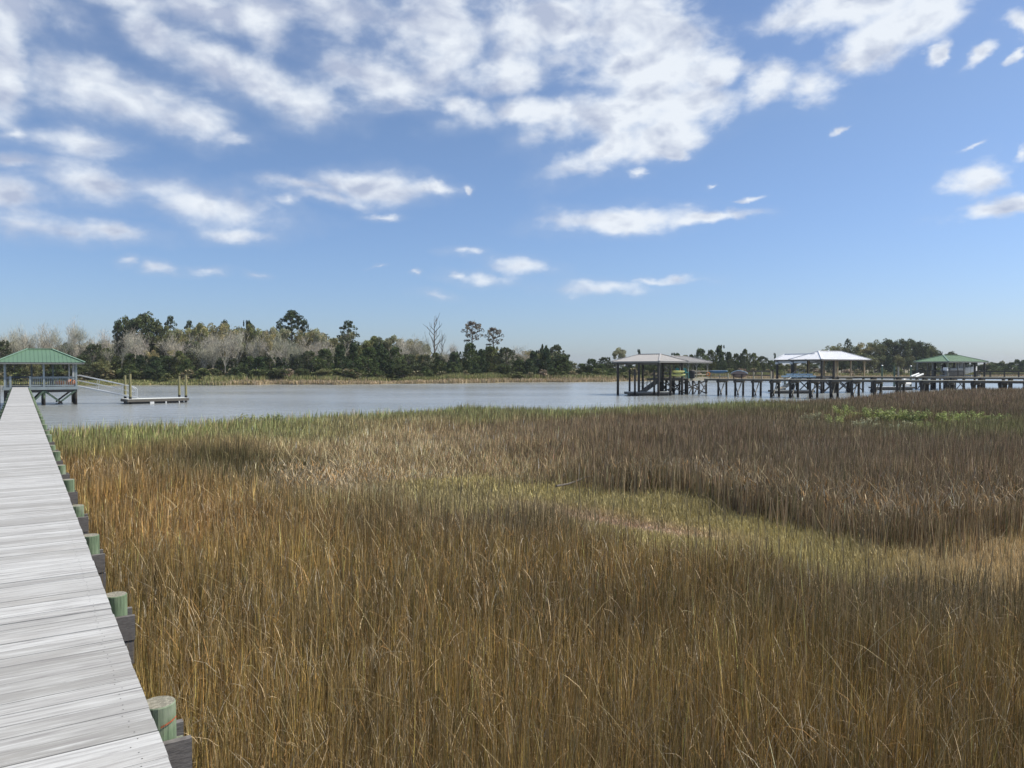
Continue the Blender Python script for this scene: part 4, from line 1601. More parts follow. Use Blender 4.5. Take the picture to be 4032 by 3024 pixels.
    for (px, tp, lamp, lab) in ((3473, 1440, True, 'greenish mooring post with a white cap lamp, first right of the white roof'),
                                (3521, 1442, False, 'pale green bare mooring post, second right of the white roof'),
                                (3537, 1444, False, 'brown-green bare mooring post, third right of the white roof'),
                                (3586, 1442, True, 'greenish mooring post with a white cap lamp, just left of the olive-green roof')):
        Y = 114.5
        p, t_ = at(px, 1500, Y), at(px, tp, Y)
        r_ = thing('mooring_post', lab, 'mooring post', (p.x, p.y, 0), 0, 'posts between the white roof and the olive-green roof')
        MB().cyl((p.x, p.y, -1), (p.x, p.y, t_.z), .14, .12, 10).build('post', M_GBRACE if px != 3537 else M_BRACE, r_)
        if lamp:
            m = MB()
            m.cyl((p.x, p.y, t_.z), (p.x, p.y, t_.z + .12), .17, .05, 10)
            m.build('lamp_cap', M_WHITE, r_)


build_dock_C()

# ------------------------------------------------------------------ marsh grass
def blades(X, Y, z0, h, w, lean, ldir, col, name, label, mat, curve=1.2, tipcol=None):
    """one ribbon of three pieces per stem"""
    n = len(X)
    t = np.array([0.0, 0.38, 0.74, 1.0])
    lx, ly = np.cos(ldir) * lean, np.sin(ldir) * lean
    face = rng.uniform(0, np.pi, n)
    fx, fy = np.cos(face), np.sin(face)
    P = np.zeros((n, 7, 3), np.float32)
    ws = [0.9, 1.0, 0.72]
    cosl = np.sqrt(np.clip(1 - np.minimum(lean, .97) ** 2, .03, 1))
    kx, ky = rng.normal(0, .018, n), rng.normal(0, .018, n)
    for k in range(4):
        tk = t[k]
        bend = tk ** curve
        wig = math.sin(math.pi * tk)
        cx = X + lx * h * bend + kx * h * wig
        cy = Y + ly * h * bend + ky * h * wig
        cz = z0 + h * tk * (1 - (1 - cosl) * tk)
        if k < 3:
            P[:, 2 * k, 0] = cx - fx * w * ws[k] / 2
            P[:, 2 * k, 1] = cy - fy * w * ws[k] / 2
            P[:, 2 * k, 2] = cz
            P[:, 2 * k + 1, 0] = cx + fx * w * ws[k] / 2
            P[:, 2 * k + 1, 1] = cy + fy * w * ws[k] / 2
            P[:, 2 * k + 1, 2] = cz
        else:
            P[:, 6, 0], P[:, 6, 1], P[:, 6, 2] = cx, cy, cz
    me = bpy.data.meshes.new(name)
    me.vertices.add(n * 7)
    me.vertices.foreach_set('co', P.reshape(-1))
    loops = np.array([0, 1, 3, 2, 2, 3, 5, 4, 4, 5, 6], np.int32)
    L = (np.arange(n, dtype=np.int32)[:, None] * 7 + loops[None, :]).reshape(-1)
    me.loops.add(len(L))
    me.loops.foreach_set('vertex_index', L)
    st = (np.arange(n, dtype=np.int32)[:, None] * 11 + np.array([0, 4, 8], np.int32)[None, :]).reshape(-1)
    me.polygons.add(n * 3)
    me.polygons.foreach_set('loop_start', st)
    me.update(calc_edges=True)
    a = me.attributes.new('tint', 'FLOAT_COLOR', 'POINT')
    c4 = np.ones((n, 7, 4), np.float32)
    c4[:, :, :3] = col[:, None, :]
    if tipcol is not None:
        c4[:, 4:6, :3] = (col * .5 + tipcol * .5)[:, None, :]
        c4[:, 6, :3] = tipcol
    a.data.foreach_set('color', np.clip(c4, 0, 1).reshape(-1))
    me.materials.append(mat)
    o = bpy.data.objects.new(name, me)
    C.objects.link(o)
    return tag(o, label, 'grass', kind='stuff')


def col_of(h):
    return np.array(h, np.float32)


GOLD, ORANGE, TAN = col_of((.275, .185, .055)), col_of((.43, .25, .082)), col_of((.72, .55, .32))
PURPLE, GREYB = col_of((.235, .168, .115)), col_of((.20, .165, .105))
GREEN, OLIVE, YGREEN = col_of((.24, .31, .10)), col_of((.125, .125, .05)), col_of((.52, .45, .20))
STRAW, GREYSTEM = col_of((.60, .47, .27)), col_of((.40, .36, .26))
WRACK = col_of((.60, .44, .32))

# patches of differently coloured grass: (column, row of its tips in the photograph, half sizes, colour, weight)
PATCH = [
    (900, 1720, 900, 50, ORANGE * .95, 1.0), (500, 1850, 420, 130, ORANGE, .9), (700, 2020, 420, 70, ORANGE * 1.08, 1.3),
    (1500, 1700, 560, 60, TAN, 4.2), (1450, 1790, 330, 70, TAN * .95, 4.0), (1850, 1760, 260, 60, TAN * .9, 3.5), (1650, 1850, 300, 45, TAN * .85, 2.2), (1900, 1830, 220, 50, YGREEN, 2.6),
    (930, 1800, 270, 42, OLIVE * .62, 12.0), (1200, 1780, 130, 26, OLIVE * .6, 10.0), (1400, 1900, 300, 40, OLIVE * 1.1, 1.0), (2000, 1990, 420, 45, GREYB, 1.6),
    (2100, 1700, 330, 55, PURPLE * .95, 2.2), (2700, 1700, 600, 90, PURPLE, 3.4), (3500, 1800, 800, 160, PURPLE * .95, 3.4), (2400, 1850, 340, 60, GREYB, 3.2), (3000, 1850, 600, 120, GREYB * 1.08, 2.4),
    (3300, 1720, 500, 40, PURPLE * .8, 2.4), (3800, 2100, 500, 90, GREYB, 1.6),
    (3800, 1575, 420, 22, PURPLE * 1.05, 6.0), (3900, 1610, 400, 14, PURPLE * .55, 4.0),
    (3000, 1605, 500, 16, OLIVE * 1.2, 4.0), (3450, 1590, 200, 14, PURPLE * .9, 3.0),
    (200, 1725, 260, 26, GREEN * .9, 7), (650, 1700, 300, 26, GREEN, 8.0), (1050, 1668, 260, 24, GREEN, 8.0), (1500, 1632, 300, 15, GREEN * .8, 5.0), (1900, 1618, 300, 14, GREEN, 5.0),
    (2300, 1620, 250, 12, GREEN * 1.2, 5.0), (2650, 1592, 300, 13, GREEN * 1.25, 6.0), (3800, 1665, 500, 32, GREEN * .8, 2.0),
    (2500, 2300, 700, 200, GOLD * .8, 1.2), (3600, 2300, 500, 120, GREYB * .9, 1.6), (3700, 2800, 600, 300, GOLD * .82, 1.2), (3000, 2550, 500, 130, GOLD * .95, 1.0), (1000, 2500, 600, 300, GOLD * 1.1, 1.0), (2200, 2800, 700, 200, GOLD * .95, 1.0),
]


def patch_colour(X, Y, ztop):
    px = 2016 + 3000 * X / Y
    py = 1446 + (EYE - ztop) * 3000 / Y
    n = len(X)
    px = px + 60 * wobble(X, Y, .5, 21)
    py = py + (py - 1446) * .05 * wobble(X, Y, .8, 22)
    acc = np.tile(GOLD, (n, 1)) * .45
    wt = np.full(n, .45)
    for cx, cy, rx, ry, c, wgt in PATCH:
        g_ = wgt * np.exp(-(((px - cx) / rx) ** 2 + ((py - cy) / ry) ** 2))
        acc = acc + g_[:, None] * c[None, :]
        wt = wt + g_
    return acc / wt[:, None], px, py


def seg_dist_pier(X, Y):
    u = X * U.x + Y * U.y
    v = X * V.x + Y * V.y
    return u, v


def sample(n, r0=-.95, r1=.82, y0=2.9, y1=74.0, power=1.0):
    r = rng.uniform(r0, r1, n)
    Y = y0 + (y1 - y0) * rng.uniform(0, 1, n) ** power
    X = r * Y
    px = 2016 + 3000 * r
    E = edge_Y(px) + wobble(X, Y, .6, 31) * .8
    u, v = seg_dist_pier(X, Y)
    keep = (Y < E) & ((np.abs(v) > .60) | (u < -1))
    keep &= ~((v < -.6) & (v < -14))
    # stems thin out into the water
    t = (E - Y)
    keep &= rng.uniform(0, 1, n) < np.clip(t / 1.6 + .12, 0, 1)
    return X[keep], Y[keep], E[keep], v[keep]


# depth of the green fringe at the river edge
GB = ([0, 300, 800, 1200, 1700, 2300, 2700, 3000, 3300, 3600], [4.8, 5.6, 6.2, 5.2, 5.0, 5.5, 7.0, 4.5, 1.5, .6])


def build_marsh():
    # ---- main stand of rushes
    X, Y, E, v = sample(1100000)
    pxe = 2016 + 3000 * X / Y
    bw = np.interp(pxe, GB[0], GB[1])
    keep = ~((E - Y < bw * .95) & (rng.uniform(0, 1, len(X)) < np.interp(pxe, [1500, 1750, 2050, 2300], [.72, .2, .2, .72])))
    X, Y, E, v = X[keep], Y[keep], E[keep], v[keep]
    low = low_mask(X, Y)
    keep = rng.uniform(0, 1, len(X)) > low * 1.004
    X, Y, E, v, low = X[keep], Y[keep], E[keep], v[keep], low[keep]
    n = len(X)
    col, px, py = patch_colour(X, Y, 1.12)
    h = 1.0 + .10 * wobble(X, Y, .9, 5) + .06 * wobble(X, Y, 3.1, 6) + rng.normal(0, .11, n)
    tz = np.exp(-(((px - 1550) / 520) ** 4 + ((py - 1755) / 95) ** 4))
    h *= 1 - .36 * tz
    h += .26 * np.exp(-(((px - 980) / 280) ** 2 + ((py - 1785) / 34) ** 2))
    h += .22 * np.exp(-(((px - 1900) / 170) ** 2 + ((Y - 42) / 3.5) ** 2))
    cols = [a_ for a_, _, _ in LOW]
    far_ = np.interp(px, cols, [c_ for _, _, c_ in LOW])
    h *= 1 - .5 * np.exp(-((Y - far_) / 3.2) ** 2) * np.clip((2350 - px) / 300, .35, 1) * np.clip((px - 1000) / 300, 0, 1)
    h += .30 * np.clip((px - 3350) / 350, 0, 1) * np.clip((Y - 44) / 8, 0, 1)
    right = np.clip((px - 1900) / 500, 0, 1) * np.clip((Y - 15) / 4, 0, 1)
    h += .06 * right
    h -= .30 * np.exp(-(((px - 3620) / 480) ** 2 + ((py - 1650) / 42) ** 4))
    h = np.clip(h, .35, 1.7)
    edge = np.clip((E - Y) / 2.5, 0, 1)
    w = np.maximum(.0041, .00083 * Y) * rng.uniform(.5, 1.5, n)
    lean = np.abs(rng.normal(.06, .085, n)) + .10 * (1 - edge)
    lean = lean + tz * np.abs(rng.normal(.16, .16, n))
    ldir = rng.uniform(0, 2 * np.pi, n)
    ldir = np.where(rng.uniform(0, 1, n) < (.35 + .5 * (1 - edge)), rng.normal(.1, .6, n), ldir)
    # each stem its own colour: some straw, some grey and dead, some dark
    k = rng.uniform(0, 1, n)
    stray = k < np.where(Y < 14, .03, .012)
    lean = np.where(stray, rng.uniform(.3, .85, n), lean)
    ldir = np.where(stray & (rng.uniform(0, 1, n) < .6), rng.normal(math.pi, .7, n), ldir)
    c = col * np.exp(rng.normal(-.16, .70, n))[:, None] * np.exp(.30 * wobble(X, Y, 2.6, 71))[:, None]
    c = c * (1 + rng.normal(0, .05, (n, 3)))
    dk = np.exp(-(((px - 980) / 260) ** 2 + ((py - 1795) / 40) ** 2)) > .45
    m1 = (k > .03) & (k < .15) & ~dk
    c[m1] = c[m1] * .35 + STRAW * .5
    m2 = (k >= .15) & (k < .27) & ~dk
    c[m2] = c[m2] * .6 + GREYSTEM * .36
    m3 = (k >= .27) & (k < .40)
    c[m3] = c[m3] * .25 + col_of((.12, .14, .04)) * .7
    m4 = (k >= .40) & (k < .50) & (px < 2600)
    c[m4] = c[m4] * .62 + ORANGE * .32
    c[stray] = c[stray] * .5 + STRAW * .4
    tip = c * .82 + col_of((.40, .30, .17)) * .2
    blades(X, Y, np.full(n, .12) - .3 * (1 - edge), h, w, lean, ldir, c, 'marsh_rush', 'brown and golden needle-like rushes filling the marsh beside the boardwalk', M_GRASS, tipcol=tip)

    # ---- long broken straws lying across the top of the stand (near)
    X, Y, E, v = sample(5200, y0=3.0, y1=24.0)
    low = low_mask(X, Y)
    keep = (low < .4) & (np.abs(v) > 1.3)
    X, Y = X[keep], Y[keep]
    n = len(X)
    h = rng.uniform(.4, 1.15, n)
    w = np.maximum(.0038, .0007 * Y) * rng.uniform(.7, 1.3, n)
    left = rng.uniform(0, 1, n) < .68
    ldir = np.where(left, rng.normal(math.pi, .7, n), rng.normal(0, .8, n))
    lean = rng.uniform(.25, .9, n)
    c = np.tile(STRAW, (n, 1)) * rng.uniform(.75, 1.2, n)[:, None]
    blades(X, Y, rng.uniform(.25, .6, n), h, w, lean, ldir, c, 'broken_straw', 'long pale broken stems leaning across the foreground rushes', M_GRASS, curve=1.1)

    # ---- broken bits caught between the stems (near)
    X, Y, E, v = sample(150000, y0=2.9, y1=20.0)
    keep = (low_mask(X, Y) < .4) & (np.abs(v) > .9)
    X, Y = X[keep], Y[keep]
    n = len(X)
    c = np.tile(STRAW * .8, (n, 1)) * np.exp(rng.normal(0, .35, n))[:, None]
    g_ = rng.uniform(0, 1, n)
    c[g_ < .3] = GREYSTEM
    c[(g_ > .3) & (g_ < .5)] = ORANGE
    blades(X, Y, rng.uniform(.25, .95, n), rng.uniform(.06, .30, n), np.maximum(.0036, .0007 * Y) * rng.uniform(.7, 1.5, n), rng.uniform(.2, .97, n), rng.uniform(0, 6.28, n), c, 'broken_stem_bits',
           'short broken stem bits caught among the foreground rushes', M_GRASS)

    # ---- short grass of the hollow
    n0 = 420000
    r = rng.uniform(-.3, .82, n0)
    Y = rng.uniform(7.5, 22, n0)
    X = r * Y
    low = low_mask(X, Y)
    keep = rng.uniform(0, 1, n0) < low * 1.3
    X, Y = X[keep], Y[keep]
    n = len(X)
    px = 2016 + 3000 * X / Y
    py = 1446 + (EYE - .4) * 3000 / Y
    wr = np.exp(-((((px - 2480) - (py - 2045) * 2.6) / 240) ** 2 + (((py - 2045) - (px - 2480) * .13) / 22) ** 2) * 1.0)
    h = np.clip(.24 + .06 * wobble(X, Y, 1.4, 9) + rng.normal(0, .05, n), .08, .6)
    h = h * (1 - .6 * np.clip(wr, 0, 1))
    base = np.tile(YGREEN * .88, (n, 1))
    g1 = np.clip(wobble(X, Y, 1.0, 12) * .8 + .45, 0, 1)[:, None]
    base = base * (1 - g1) + (GREYB * .35 + YGREEN * .52)[None, :] * g1
    g2 = (np.clip((px - 3300) / 500, 0, 1) * .7)[:, None]
    base = base * (1 - g2) + (TAN * .8)[None, :] * g2
    base = base * (1 - np.clip(wr, 0, 1)[:, None]) + WRACK[None, :] * np.clip(wr, 0, 1)[:, None]
    c = base * 1.15 * np.exp(rng.normal(0, .22, n))[:, None]
    w = np.maximum(.008, .0013 * Y) * rng.uniform(.7, 1.4, n)
    blades(X, Y, np.full(n, .17), h, w, np.abs(rng.normal(.45, .3, n)), rng.uniform(0, 6.28, n), c, 'short_marsh_grass', 'short yellow-green grass in the low hollow winding through the rushes', M_GRASS, tipcol=c * 1.1)
    # tall thin stems scattered in it
    keep = rng.uniform(0, 1, n) < .008
    X, Y = X[keep], Y[keep]
    n = len(X)
    blades(X, Y, np.full(n, .15), rng.uniform(.4, .85, n), .0009 * Y, np.abs(rng.normal(.1, .1, n)), rng.uniform(0, 6.28, n), np.tile(GREYB * 1.3, (n, 1)) * rng.uniform(.7, 1.3, n)[:, None],
           'sparse_rush', 'thin scattered brown stems standing in the low hollow', M_GRASS)

    # ---- green cordgrass band along the water's edge
    X, Y, E, v = sample(240000, y0=20, y1=74)
    px = 2016 + 3000 * X / Y
    bw = np.interp(px, GB[0], GB[1])
    keep = (E - Y < bw * rng.uniform(.3, 1.15, len(X))) & (E - Y > .2)
    X, Y = X[keep], Y[keep]
    n = len(X)
    c = np.tile(col_of((.29, .34, .12)), (n, 1)) * np.exp(rng.normal(0, .25, n))[:, None]
    dry = rng.uniform(0, 1, n) < .22
    c[dry] = TAN * .8
    blades(X, Y, np.full(n, .05), rng.normal(1.02, .13, n).clip(.3, 1.4), np.maximum(.01, .001 * Y) * rng.uniform(.8, 1.5, n), np.abs(rng.normal(.18, .12, n)), rng.normal(.3, 1.4, n), c, 'cordgrass',
           'bright green cordgrass band along the river edge of the marsh', M_GRASS, tipcol=c * 1.15)


build_marsh()


def driftwood():
    p0 = at(2190, 1918, 18.2)
    pts2 = [(2190, 1914), (2235, 1906), (2275, 1893), (2300, 1880), (2335, 1873)]
    t = thing('driftwood_branch', 'pale curved branch lying across the edge of the short grass hollow', 'branch', (p0.x, p0.y, .4))
    pts = []
    for i, (a, b) in enumerate(pts2):
        Y = 18.2 + .35 * i
        q = at(a, b, Y)
        pts.append(Vector((q.x, q.y, max(.42, q.z))))
    m = MB()
    for i in range(len(pts) - 1):
        m.cyl(pts[i], pts[i + 1], .028 - .003 * i, .025 - .003 * i, 7)
    m.build('limb', M_BARK, t)


driftwood()


# ------------------------------------------------------------------ leafy meshes
def leaf_quads(P, size, elong=1.4, flat=0.0, r=None):
    """random little quads centred on P"""
    r = r or rng
    n = len(P)
    d = r.normal(0, 1, (n, 3))
    d /= np.linalg.norm(d, axis=1)[:, None]
    a = r.normal(0, 1, (n, 3))
    a -= d * (a * d).sum(1)[:, None]
    a /= np.linalg.norm(a, axis=1)[:, None] + 1e-9
    b = np.cross(d, a)
    s = (size * r.uniform(.6, 1.35, n))[:, None]
    Q = np.zeros((n, 4, 3))
    Q[:, 0] = P - a * s * elong / 2
    Q[:, 1] = P + b * s * .5
    Q[:, 2] = P + a * s * elong / 2
    Q[:, 3] = P - b * s * .5
    return Q


def clump_points(centres, radii, per, r):
    """points in the outer shell of ellipsoidal clumps"""
    out, idx = [], []
    for i, (c, rad) in enumerate(zip(centres, radii)):
        d = r.normal(0, 1, (per, 3))
        d /= np.linalg.norm(d, axis=1)[:, None]
        k = r.uniform(.35, 1.0, per) ** .6
        out.append(np.array(c)[None, :] + d * k[:, None] * np.array(rad)[None, :])
        idx.append(np.full(per, i))
    return np.concatenate(out), np.concatenate(idx)


def limb_mesh(name, segs, mat, n=6):
    m = MB()
    for p, q, r1, r2 in segs:
        m.cyl(p, q, r1, r2, n if r1 > .05 else 4, cap=False)
    return m.mesh(name, mat)


def grow(r, p, d, L, rad, depth, segs, tips, spread=.6, up=.15, droop=0.0, keep=.72):
    """simple branching skeleton; returns segments and tips"""
    n = 3
    for i in range(n):
        d = (d + Vector((r.gauss(0, .13), r.gauss(0, .13), r.gauss(0, .06) + up * .25 - droop))).normalized()
        q = p + d * (L / n)
        segs.append((p, q, rad * (1 - .12 * i), rad * (1 - .12 * (i + 1))))
        p = q
        if depth > 0 and i >= 1:
            for _ in range(1 if r.random() < .8 else 2):
                a = r.uniform(0, 6.28)
                s = Vector((math.cos(a), math.sin(a), 0)) * spread + Vector((0, 0, up + .2))
                grow(r, p, (d * .75 + s).normalized(), L * r.uniform(.5, keep), rad * .5, depth - 1, segs, tips, spread, up, droop, keep)
    tips.append((p, d))


def tree_protos():
    """each prototype: list of (part name, mesh), with nominal height and half width; all are 10 m high"""
    P = {}

    def shade(idx, n_cl, r, base, var=.30, hue=.08):
        t = np.exp(r.normal(0, var, n_cl))[idx][:, None] * np.exp(r.normal(0, .22, len(idx)))[:, None]
        return np.clip(np.array(base)[None, :] * t * (1 + r.normal(0, hue, (len(idx), 3))), 0, 1).astype(np.float32)

    # cedar: dense, dark, pointed or lumpy, foliage to the ground
    for v in range(4):
        r = np.random.default_rng(100 + v)
        cen, rad = [], []
        nc = 96
        for i in range(nc):
            z = 10 * (i + .5) / nc
            pw = (3.4, 2.0, 2.4, 4.2)[v]
            prof = 1.5 * (1 - (z / 10.3) ** pw) ** .8 * ((2.7, 2.3, 2.5, 3.0)[v] + .55 * math.sin(z * 1.3 + 2 * v)) * min(1, .6 + z / 4)
            a = i * 2.4 + r.uniform(-.5, .5)
            k = r.uniform(.35, .95)
            cen.append((math.cos(a) * prof * k, math.sin(a) * prof * k, z * .97 + .25))
            s = r.uniform(.55, 1.05) * (.55 + .45 * (1 - z / 10))
            rad.append((s * 1.15, s * 1.15, s * r.uniform(.9, 1.3)))
        for q in range(6):
            cen.append((r.uniform(-2, 2), r.uniform(-2, 2), 8.8 + r.uniform(0, 1.0)))
            rad.append((.35, .35, .6))
        Pt, idx = clump_points(cen, rad, 75, r)
        Q = leaf_quads(Pt, .22, 1.5, r=r)
        base = [(.092, .122, .044), (.072, .102, .045), (.125, .145, .052), (.100, .120, .058)][v]
        crown = quad_mesh('cedar_crown', Q, 4, shade(idx, len(cen), r, base), M_LEAF)
        segs = [((0, 0, -.3), (.05, 0, 5), .22, .14), ((.05, 0, 5), (0, .05, 9.2), .14, .04)]
        P['cedar%d' % v] = ([('trunk', limb_mesh('cedar_trunk', segs, M_BARK)), ('crown', crown)], 10, 4.0)
    # bare hardwood
    for v in range(4):
        rr = random.Random(200 + v)
        r = np.random.default_rng(210 + v)
        segs, tips = [], []
        for s in range(2 if v % 2 else 1):
            grow(rr, Vector((s * .5, 0, -.3)), Vector((rr.gauss(0, .12), rr.gauss(0, .12), 1)), 4.6, .20, 3, segs, tips, .75, .22)
        zmax = max(t[0].z for t in tips)
        f = 9.4 / zmax
        segs = [(Vector(a) * f, Vector(b) * f, c, d) for a, b, c, d in segs]
        tw = []
        for p, d in tips:
            p = Vector(p) * f
            for _ in range(38):
                o = Vector((r.normal(0, .55), r.normal(0, .55), r.normal(.05, .5)))
                q0 = p + o
                dd = (d + Vector((r.normal(0, .55), r.normal(0, .55), r.normal(.35, .35)))).normalized()
                L_ = r.uniform(.35, 1.0)
                sd = dd.cross(Vector((r.normal(), r.normal(), r.normal()))).normalized() * r.uniform(.012, .028)
                q1 = q0 + dd * L_
                tw.append([q0 - sd, q0 + sd, q1 + sd * .4, q1 - sd * .4])
        tw = np.array([[tuple(x) for x in q] for q in tw])
        n = len(tw)
        base = np.array([(.50, .47, .38), (.45, .42, .34), (.50, .45, .37), (.43, .41, .32)][v])
        cc = np.clip(base[None, :] * np.exp(r.normal(0, .2, n))[:, None], 0, 1).astype(np.float32)
        twm = quad_mesh('bare_twigs', tw, 4, cc, M_TWIG)
        P['bare%d' % v] = ([('trunk', limb_mesh('bare_limbs', segs, M_PALEBARK)), ('crown', twm)], 10, 3.6)
    # budding hardwood: branch skeleton with a haze of small olive leaves
    for v in range(4):
        rr = random.Random(300 + v)
        r = np.random.default_rng(310 + v)
        segs, tips = [], []
        grow(rr, Vector((0, 0, -.3)), Vector((rr.gauss(0, .1), rr.gauss(0, .1), 1)), 4.8, .22, 3, segs, tips, .8, .18)
        zmax = max(t[0].z for t in tips)
        f = 9.2 / zmax
        segs = [(Vector(a) * f, Vector(b) * f, c, d) for a, b, c, d in segs]
        cen = [tuple(Vector(p) * f) for p, d in tips]
        rad = [(r.uniform(.6, 1.1),) * 2 + (r.uniform(.45, .8),) for _ in cen]
        per = max(26, int(4800 / len(cen)))
        Pt, idx = clump_points(cen, rad, per, r)
        Q = leaf_quads(Pt, .19, 1.3, r=r)
        base = [(.28, .265, .12), (.33, .295, .14), (.25, .26, .11), (.35, .345, .21)][v]
        crown = quad_mesh('budding_crown', Q, 4, shade(idx, len(cen), r, base, .22), M_LEAF)
        P['bud%d' % v] = ([('trunk', limb_mesh('budding_limbs', segs, M_PALEBARK)), ('crown', crown)], 10, 3.6)
    # pine: bare trunk below, clumped rounded crown above
    for v in range(3):
        rr = random.Random(400 + v)
        r = np.random.default_rng(410 + v)
        segs = [(Vector((0, 0, -.3)), Vector((.1, 0, 5)), .2, .15), (Vector((.1, 0, 5)), Vector((0, .1, 9.4)), .15, .04)]
        cen, rad = [], []
        z0 = [5.0, 4.2, 6.2][v]
        nb = [26, 40, 22][v]
        for i in range(nb):
            z = z0 + (9.6 - z0) * (i / nb) ** .85
            t = (z - z0) / (9.6 - z0)
            R = (2.2 * math.sin(math.pi * (.2 + .72 * t))) * rr.uniform(.55, 1.1)
            a = i * 2.4 + rr.uniform(-.4, .4)
            q = Vector((math.cos(a) * R, math.sin(a) * R, z + .25 * R))
            segs.append((Vector((.05, .03, z - .3)), q, .05, .02))
            cen.append(tuple(q))
            s = rr.uniform(.28, .52)
            rad.append((s * 1.15, s * 1.15, s * .75))
            if rr.random() < .6:
                cen.append(tuple(q * .6 + Vector((0, 0, z * .4 + .1))))
                rad.append((s * .8, s * .8, s * .6))
        cen.append((0, .1, 9.6)); rad.append((.6, .6, .45))
        Pt, idx = clump_points(cen, rad, (46, 75, 34)[v], r)
        Q = leaf_quads(Pt, .15, 2.0, r=r)
        base = [(.085, .105, .048), (.075, .098, .045), (.15, .125, .085)][v]
        crown = quad_mesh('pine_crown', Q, 4, shade(idx, len(cen), r, base, .28), M_LEAF)
        P['pine%d' % v] = ([('trunk', limb_mesh('pine_trunk', segs, M_BARK)), ('crown', crown)], 10, 2.4)
    # dense round evergreen oak / loblolly mass
    for v in range(2):
        r = np.random.default_rng(510 + v)
        cen, rad = [], []
        for i in range(130):
            d = r.normal(0, 1, 3)
            d /= np.linalg.norm(d)
            k = r.uniform(.3, 1) ** .5
            cen.append((d[0] * 3.3 * k, d[1] * 3.3 * k, 6.4 + d[2] * 3.1 * k * (1 if d[2] > 0 else 1.4)))
            s = r.uniform(.6, 1.0)
            rad.append((s, s, s * .8))
        Pt, idx = clump_points(cen, rad, 60, r)
        Q = leaf_quads(Pt, .24, 1.4, r=r)
        base = [(.11, .130, .055), (.21, .21, .095)][v]
        crown = quad_mesh('oak_crown', Q, 4, shade(idx, len(cen), r, base, .26), M_LEAF)
        segs = [(Vector((0, 0, -.3)), Vector((.1, 0, 4)), .26, .2)]
        for q in range(6):
            a = q * 1.05
            segs.append((Vector((.1, 0, 3.2 + .1 * q)), Vector((math.cos(a) * 2, math.sin(a) * 2, 6.5)), .12, .05))
        P['oak%d' % v] = ([('trunk', limb_mesh('oak_limbs', segs, M_BARK)), ('crown', crown)], 10, 3.9)
    # dead snag
    for v in range(2):
        rr = random.Random(600 + v)
        segs, tips = [], []
        top = Vector((.1, 0, 10))
        segs.append((Vector((0, 0, -.3)), Vector((.05, 0, 5)), .17, .12))
        segs.append((Vector((.05, 0, 5)), top, .12, .02))
        for i in range(13 if v == 0 else 10):
            z = 3.6 + 5.8 * i / 13
            a = i * 2.5
            L = (3.0 - .24 * (z - 3.6)) * rr.uniform(.5, 1)
            d = Vector((math.cos(a) * .8, math.sin(a) * .8, .75)).normalized()
            grow(rr, Vector((.05, 0, z)), d, L, .06, 1, segs, tips, .6, .35)
        P['snag%d' % v] = ([('trunk', limb_mesh('snag_limbs', segs, M_BARK, 5))], 10, 2.2)
    # low bush
    for v in range(3):
        r = np.random.default_rng(700 + v)
        cen = [(r.normal(0, 1.5), r.normal(0, 1.5), abs(r.normal(4, 2.6))) for _ in range(26)]
        cen = [(x, y, min(z, 8.5)) for x, y, z in cen]
        rad = [(1.5, 1.5, 1.5)] * len(cen)
        Pt, idx = clump_points(cen, rad, 34, r)
        Pt[:, 2] = np.abs(Pt[:, 2])
        Q = leaf_quads(Pt, .75, 1.7, r=r)
        base = [(.16, .18, .07), (.24, .22, .12), (.30, .24, .17)][v]
        crown = quad_mesh('bush_leaves', Q, 4, shade(idx, len(cen), r, base, .22), M_LEAF)
        segs = [(Vector((0, 0, -.3)), Vector(c), .10, .04) for c in cen[:9]]
        P['bush%d' % v] = ([('stems', limb_mesh('bush_stems', segs, M_BARK, 4)), ('foliage', crown)], 10, 3.6)
    return P


TP = tree_protos()
FIRST = {}
TREES = []       # (px, kind key, label parts, object) for labelling


def plant(kind, px, top, Y, wid=None, name=None, ground=.75):
    """wid = half width in photograph pixels"""
    parts, H, W = TP[kind]
    r = ray(px, 1446)
    g = ground
    h = (1446 - top) / 3000 * Y + EYE - g
    s = h / H
    sw = s if wid is None else (wid / 3000 * Y) / W
    loc = (r.x * Y, Y, g)
    t = bpy.data.objects.new(name, None)
    C.objects.link(t)
    t.location = loc
    t.rotation_euler = (0, 0, rnd.uniform(0, 6.28))
    t.scale = (sw, sw, s)
    for pn, me in parts:
        o = bpy.data.objects.new(pn, me)
        C.objects.link(o)
        o.parent = t
    return t


NAMES = {'cedar': 'cedar_tree', 'bare': 'bare_tree', 'bud': 'budding_tree', 'pine': 'pine_tree', 'oak': 'live_oak', 'snag': 'dead_tree', 'bush': 'shore_bush'}
CATS = {'cedar': 'cedar', 'bare': 'bare tree', 'bud': 'budding tree', 'pine': 'pine', 'oak': 'oak', 'snag': 'dead tree', 'bush': 'bush'}


def T(kind, px, top, dY, wid=None, lab=None):
    Y = shore_Y(px) + dY
    k = kind.rstrip('0123456789')
    o = plant(kind, px, top, Y, wid, NAMES[k])
    TREES.append((px, k, dY, lab, o))


def prof(tab, x):
    return float(np.interp(x, [a for a, _ in tab], [b for _, b in tab]))


FRONT = [(-700, 1370), (-300, 1350), (-100, 1345), (0, 1345), (45, 1345), (90, 1395), (200, 1410), (300, 1400), (350, 1338), (420, 1365), (480, 1400), (600, 1385), (700, 1385), (760, 1350), (830, 1400), (950, 1395), (1100, 1395), (1150, 1385), (1250, 1390), (1390, 1350),
         (1500, 1350), (1600, 1372), (1750, 1390), (1850, 1358), (1960, 1352), (2040, 1395), (2130, 1385), (2190, 1368), (2235, 1400), (2262, 1448)]


